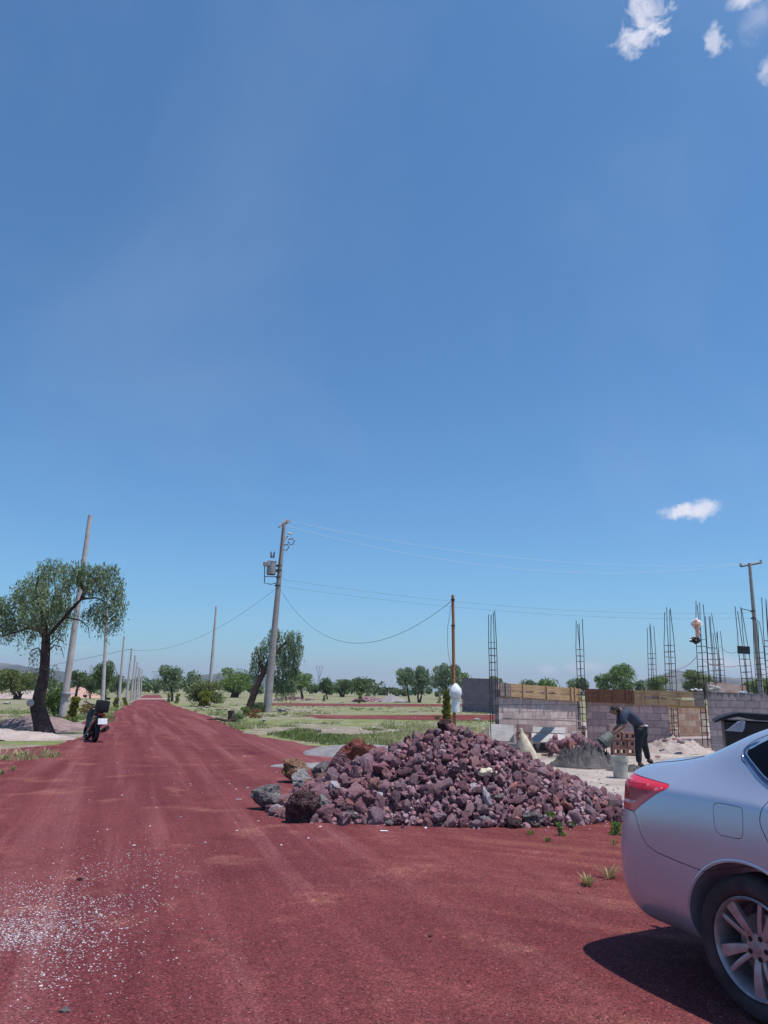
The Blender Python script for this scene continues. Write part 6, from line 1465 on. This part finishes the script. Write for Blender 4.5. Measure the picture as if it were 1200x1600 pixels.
def skin(name, nodes, edges, mat, parent=None, sub=2, root_i=0, place=None):
    """nodes: (x,y,z,rx[,ry]) joints grown into one continuous surface"""
    me = bpy.data.meshes.new(name); me.from_pydata([n[:3] for n in nodes], edges, [])
    o = bpy.data.objects.new(name, me); COL.objects.link(o); m = o.modifiers.new('k', 'SKIN'); m.use_smooth_shade = True
    for v, n in zip(me.skin_vertices[0].data, nodes): v.radius = (n[3], n[4] if len(n) > 4 else n[3])
    me.skin_vertices[0].data[root_i].use_root = True
    s = o.modifiers.new('s', 'SUBSURF'); s.levels = sub; s.render_levels = sub
    nm = apply(o); nm.materials.clear(); nm.materials.append(mat); smooth(nm, 80); o.data.name = name
    if parent is not None: o.parent = parent
    return o
part(skin('tail_body', [(-.78, 0, .72, .09, .07), (-.60, 0, .68, .15, .11), (-.30, 0, .62, .16, .13), (-.05, 0, .50, .14, .13), (.10, 0, .34, .12, .10), (.36, 0, .30, .13, .06)], [(i, i + 1) for i in range(5)], SHELL))
part(skin('leg_shield', [(.36, 0, .32, .14, .05), (.46, 0, .55, .19, .05), (.52, 0, .78, .18, .06), (.50, 0, .95, .10, .08)], [(0, 1), (1, 2), (2, 3)], SHELL))
part(skin('seat', [(-.74, 0, .86, .10, .04), (-.50, 0, .85, .14, .05), (-.22, 0, .80, .13, .05), (.0, 0, .76, .09, .04)], [(0, 1), (1, 2), (2, 3)], simple('seat_vinyl', (.02, .02, .022), .5)))
part(MB().box((.30, .36, .34), (-.72, 0, 1.02), None, .05, 2).build('rear_case', simple('case_fabric', (.012, .012, .016), .7, bump=.4), None, 40))
part(MB().box((.02, .26, .17), (-.97, -.05, .60), (R(-6), R(14), 0), .006).build('licence_plate', WHITEP))
part(MB().tube([(-.70, 0, .66), (-.95, -.02, .52), (-.97, -.03, .48)], [.07, .05, .03], 8).build('rear_fender', SHELL, None, 50))
part(MB().box((.06, .20, .07), (-.86, 0, .78), None, .02, 2).build('tail_light', simple('scooter_tail', (.10, .01, .012), .2), None, 40))
part(MB().tube([(-.20, -.20, .30), (-.50, -.22, .34), (-.86, -.24, .44)], [.035, .062, .06], 12).build('exhaust', BLACKP, None, 50))
part(MB().tube([(-.02, -.02, .28), (-.62, .12, .25)], .05, 8).build('swing_arm', SHELL, None, 50))
part(MB().tube([(.64, 0, .25), (.60, 0, .55), (.50, 0, .98)], [.03, .035, .035], 8).build('fork', SHELL))
part(MB().tube([(.40, -.36, 1.08), (.44, -.28, 1.09), (.50, -.10, 1.03), (.50, .10, 1.03), (.44, .28, 1.09), (.40, .36, 1.08)], .017, 8).build('handlebar', BLACKP, None, 60))
for s in (-1, 1):
    part(MB().tube([(.46, s * .26, 1.09), (.46, s * .32, 1.22)], .008, 6).build('mirror_stem', BLACKP)); part(MB().ball((.45, s * .35, 1.26), .06, 2, (.25, 1.1, .75)).build('mirror', BLACKP, None, 60))
    part(MB().ball((-.84, s * .19, .70), .03, 2, (1, 1.3, .8)).build('indicator', simple('amber_indicator', (.35, .12, .02), .3), None, 60))
part(skin('front_fender', [(.50, 0, .50, .06, .03), (.64, 0, .54, .06, .03), (.80, 0, .47, .05, .025)], [(0, 1), (1, 2)], SHELL))
MB().tube([(-.10, .10, .30), (-.02, .30, .0)], .012, 6).build('side_stand', STEEL, root)

# ------------------------------------------------------------------ the bending mason
def person():
    b = gp(1004, 1199); Y = b.y; s = Y / FPX * .985
    root = empty('person', (b.x, b.y, .02)); tag(root, 'man in navy shirt and dark jeans bending forward with a bucket beside the mortar heap', 'person')
    def q(px, py, dy=0.0):
        return Vector(((px - 1004) * s, dy, (1199 - py) * s))
    hipL = q(1004, 1146, -.02); 
    pel = q(1006, 1143, 0.0); wa = q(1001, 1137, 0); ch = q(990, 1123, -.01); nk = q(975, 1118, -.03); hd = q(966.5, 1118.5, -.05)
    shn = q(976, 1124, -.19); shf = q(979, 1121, .17)       # near and far shoulder
    eln = q(975, 1140, -.25); eln2 = q(961, 1150, -.24); hn = q(957, 1153.5, -.22)
    elf = q(974, 1141, .10); hf0 = q(963, 1148, .02)
    kn_n = q(998, 1168, -.08); an_n = q(997.5, 1193, -.07); toe_n = q(1000.5, 1198, -.19)
    kn_f = q(1013, 1166, .18); an_f = q(1020, 1189, .28); toe_f = q(1022, 1194, .15)
    hpn = q(1002, 1149, -.10); hpf = q(1009, 1148, .10)
    nodes = [(*pel, .15, .13), (*wa, .135, .11), (*ch, .165, .125), (*nk, .065), (*hd, .085, .10), (*shn, .075), (*((shn + eln) / 2), .052), (*eln, .043), (*((eln + eln2) / 2), .040), (*eln2, .032), (*hn, .026),
             (*shf, .075), (*elf, .044), (*hf0, .030), (*hpn, .095), (*kn_n, .062), (*an_n, .030), (*toe_n, .018), (*hpf, .095), (*kn_f, .062), (*an_f, .030), (*toe_f, .018)]
    E = [(0, 1), (1, 2), (2, 3), (3, 4), (2, 5), (5, 6), (6, 7), (7, 8), (8, 9), (9, 10), (2, 11), (11, 12), (12, 13), (0, 14), (14, 15), (15, 16), (16, 17), (0, 18), (18, 19), (19, 20), (20, 21)]
    skin('body', nodes, E, SKIN, root, 2)
    # shirt: torso with sleeves to the elbows
    N2 = [(*(pel + Vector((-.02, 0, .03))), .165, .145), (*(wa + Vector((0, 0, .01))), .165, .135), (*(ch + Vector((0, 0, .015))), .195, .15), (*(nk + Vector((.03, .01, .0))), .095, .09), (*shn, .098), (*((shn + eln) / 2), .080), (*(eln + Vector((0, 0, .02))), .066), (*shf, .098), (*((shf + elf) / 2), .078), (*elf, .064)]
    skin('shirt', N2, [(0, 1), (1, 2), (2, 3), (2, 4), (4, 5), (5, 6), (2, 7), (7, 8), (8, 9)], SHIRT, root, 2)
    N3 = [(*(pel + Vector((-.02, 0, -.03))), .135, .14), (*hpn, .125, .12), (*((hpn + kn_n) / 2), .102), (*kn_n, .085), (*((kn_n + an_n) / 2), .078), (*(an_n + Vector((0, 0, -.02))), .066), (*hpf, .125, .12), (*((hpf + kn_f) / 2), .102), (*kn_f, .085), (*((kn_f + an_f) / 2), .075), (*(an_f + Vector((0, 0, -.02))), .066)]
    skin('trousers', N3, [(0, 1), (1, 2), (2, 3), (3, 4), (4, 5), (0, 6), (6, 7), (7, 8), (8, 9), (9, 10)], TROUS, root, 2)
    for (a, t) in ((an_n, toe_n), (an_f, toe_f)):
        skin('shoe', [(*(a + Vector((.02, .04, -.04))), .062, .06), (*((a + t) / 2 + Vector((0, 0, -.015))), .068, .055), (*(t + Vector((0, -.03, .0))), .055, .04)], [(0, 1), (1, 2)], simple('work_shoe', (.03, .025, .024), .8), root, 2)
    # head: face turned down and left
    hm = MB(); hm.ball(hd, .098, 3, (1.12, .92, .98)); hm.ball(hd + Vector((-.105, -.0, -.02)), .022, 2, (1.0, .7, 1.0)); hm.ball(hd + Vector((-.015, -.09, -.005)), .026, 2, (.7, .35, 1.0)); hm.ball(hd + Vector((-.015, .09, -.005)), .026, 2, (.7, .35, 1.0))
    for sy in (-1, 1): hm.ball(hd + Vector((-.098, sy * .034, -.052)), .012, 2)
    hm.build('head', SKIN, root, 80)
    hr = MB(); hr.ball(hd + Vector((.004, 0, .014)), .104, 3, (1.13, .94, 1.0)); bmesh.ops.bisect_plane(hr.bm, geom=hr.bm.verts[:] + hr.bm.edges[:] + hr.bm.faces[:], plane_co=hd + Vector((-.02, 0, -.012)), plane_no=Vector((-.55, 0, -.83)), clear_outer=True)
    hr.build('hair', HAIR, root, 80)
    # belt line: strip of pale undershirt at the lower back
    st = MB(); c = q(1011, 1139.5, -.02); st.tube([c + Vector((-.05, -.135, .0)), c + Vector((.02, -.10, -.005)), c + Vector((.065, 0, -.01)), c + Vector((.03, .09, 0))], [.016, .018, .018, .012], 6); st.build('undershirt', WHITEP, root, 60)
    # near hand: palm and five fingers round the bucket rim
    pm = hn; d = (hn - eln2).normalized(); up = Vector((0, -1, 0)).cross(d).normalized()
    pk = [(*pm, .026, .02), (*(pm + d * .045), .034, .018), (*(pm + d * .085), .036, .016)]
    skin('hand', pk, [(0, 1), (1, 2)], SKIN, root, 1)
    for k, (off, ln_) in enumerate([(-.034, .062), (-.012, .075), (.011, .07), (.033, .055)]):
        a = pm + d * .088 + up * off; c1 = a + d * ln_ * .45 + Vector((0, .012, -.01)); c2 = c1 + d * ln_ * .25 + Vector((0, .028, -.02)); skin('finger', [(*a, .0095), (*c1, .009), (*c2, .0075)], [(0, 1), (1, 2)], SKIN, root, 1)
    a = pm + d * .03 + up * -.035; skin('thumb', [(*a, .012), (*(a + d * .03 - up * .02 + Vector((0, -.01, 0))), .010), (*(a + d * .055 - up * .015 + Vector((0, .01, -.01))), .008)], [(0, 1), (1, 2)], SKIN, root, 1)
    return root, q, b
prs, q, pb_ = person()
# tilted bucket held over the mortar, mouth to the left
o0 = Vector((pb_.x, pb_.y, .02)); mth = q(942, 1166, -.18); btm = q(953.5, 1156, -.16); ax = (mth - btm).normalized()
GREYP = simple('grey_green_pail', (.17, .18, .155), .6, var=.4, scale=6); root = empty('tipped_bucket', o0 + btm); tag(root, 'grey-green bucket tipped over the mortar heap in the hands of the man', 'bucket')
mtx = ax.to_track_quat('Z', 'Y').to_matrix().to_4x4(); me = bucket_mesh(.30, .105, .135); me.transform(mtx @ Matrix.Translation((0, 0, -.06))); mobj('pail', me, GREYP, root)
P = [mtx @ Vector((math.cos(a) * .14, math.sin(a) * .05 - .02, .20 + .10 * math.sin(a))) for a in np.linspace(0, math.pi, 10)]; MB().tube(P, .004, 5).build('handle', STEEL, root)
# shovel behind it
a = o0 + q(975, 1141, .05); c = o0 + q(953, 1158, .0); root = empty('shovel', a); tag(root, 'shovel with a worn wooden handle held between the man and the tipped bucket', 'shovel')
MB().tube([(0.02, 0, .02), (c - a) * .9], .014, 8).build('handle', GREYW, root)
e = (c - a); d = e.normalized(); sd = Vector((0, 1, 0)).cross(d).normalized(); mb = MB(); V = []
for t, wv in ((.85, .02), (.92, .09), (1.0, .11), (1.18, .10), (1.28, .05)):
    for k in (-1, -.5, 0, .5, 1): V.append(mb.bm.verts.new(e.normalized() * (e.length * .86 + (t - .85) * .55) + sd * wv * k + Vector((0, .03 * k * k, 0))))
for r_ in range(4):
    for k in range(4): i = r_ * 5 + k; mb.bm.faces.new((V[i], V[i + 1], V[i + 6], V[i + 5]))
r = bmesh.ops.solidify(mb.bm, geom=mb.bm.faces[:], thickness=.004); mb.build('blade', simple('worn_steel', (.30, .29, .27), .5, .4), root, 50)

# ------------------------------------------------------------------ haze
hz = MB().box((7400, 7300, 210), (0, 3560, 104)).mesh('haze'); HM = bpy.data.materials.new('haze'); HM.use_nodes = True; nt = HM.node_tree
nt.nodes.remove(nt.nodes['Principled BSDF']); pv = nt.nodes.new('ShaderNodeVolumePrincipled'); pv.inputs['Color'].default_value = (.92, .85, 1.0, 1); pv.inputs['Density'].default_value = .00016; pv.inputs['Anisotropy'].default_value = .2
nt.links.new(pv.outputs[0], nt.nodes['Material Output'].inputs['Volume']); tag(mobj('haze', hz, HM), 'thin pale haze in the air', 'haze', kind='stuff')
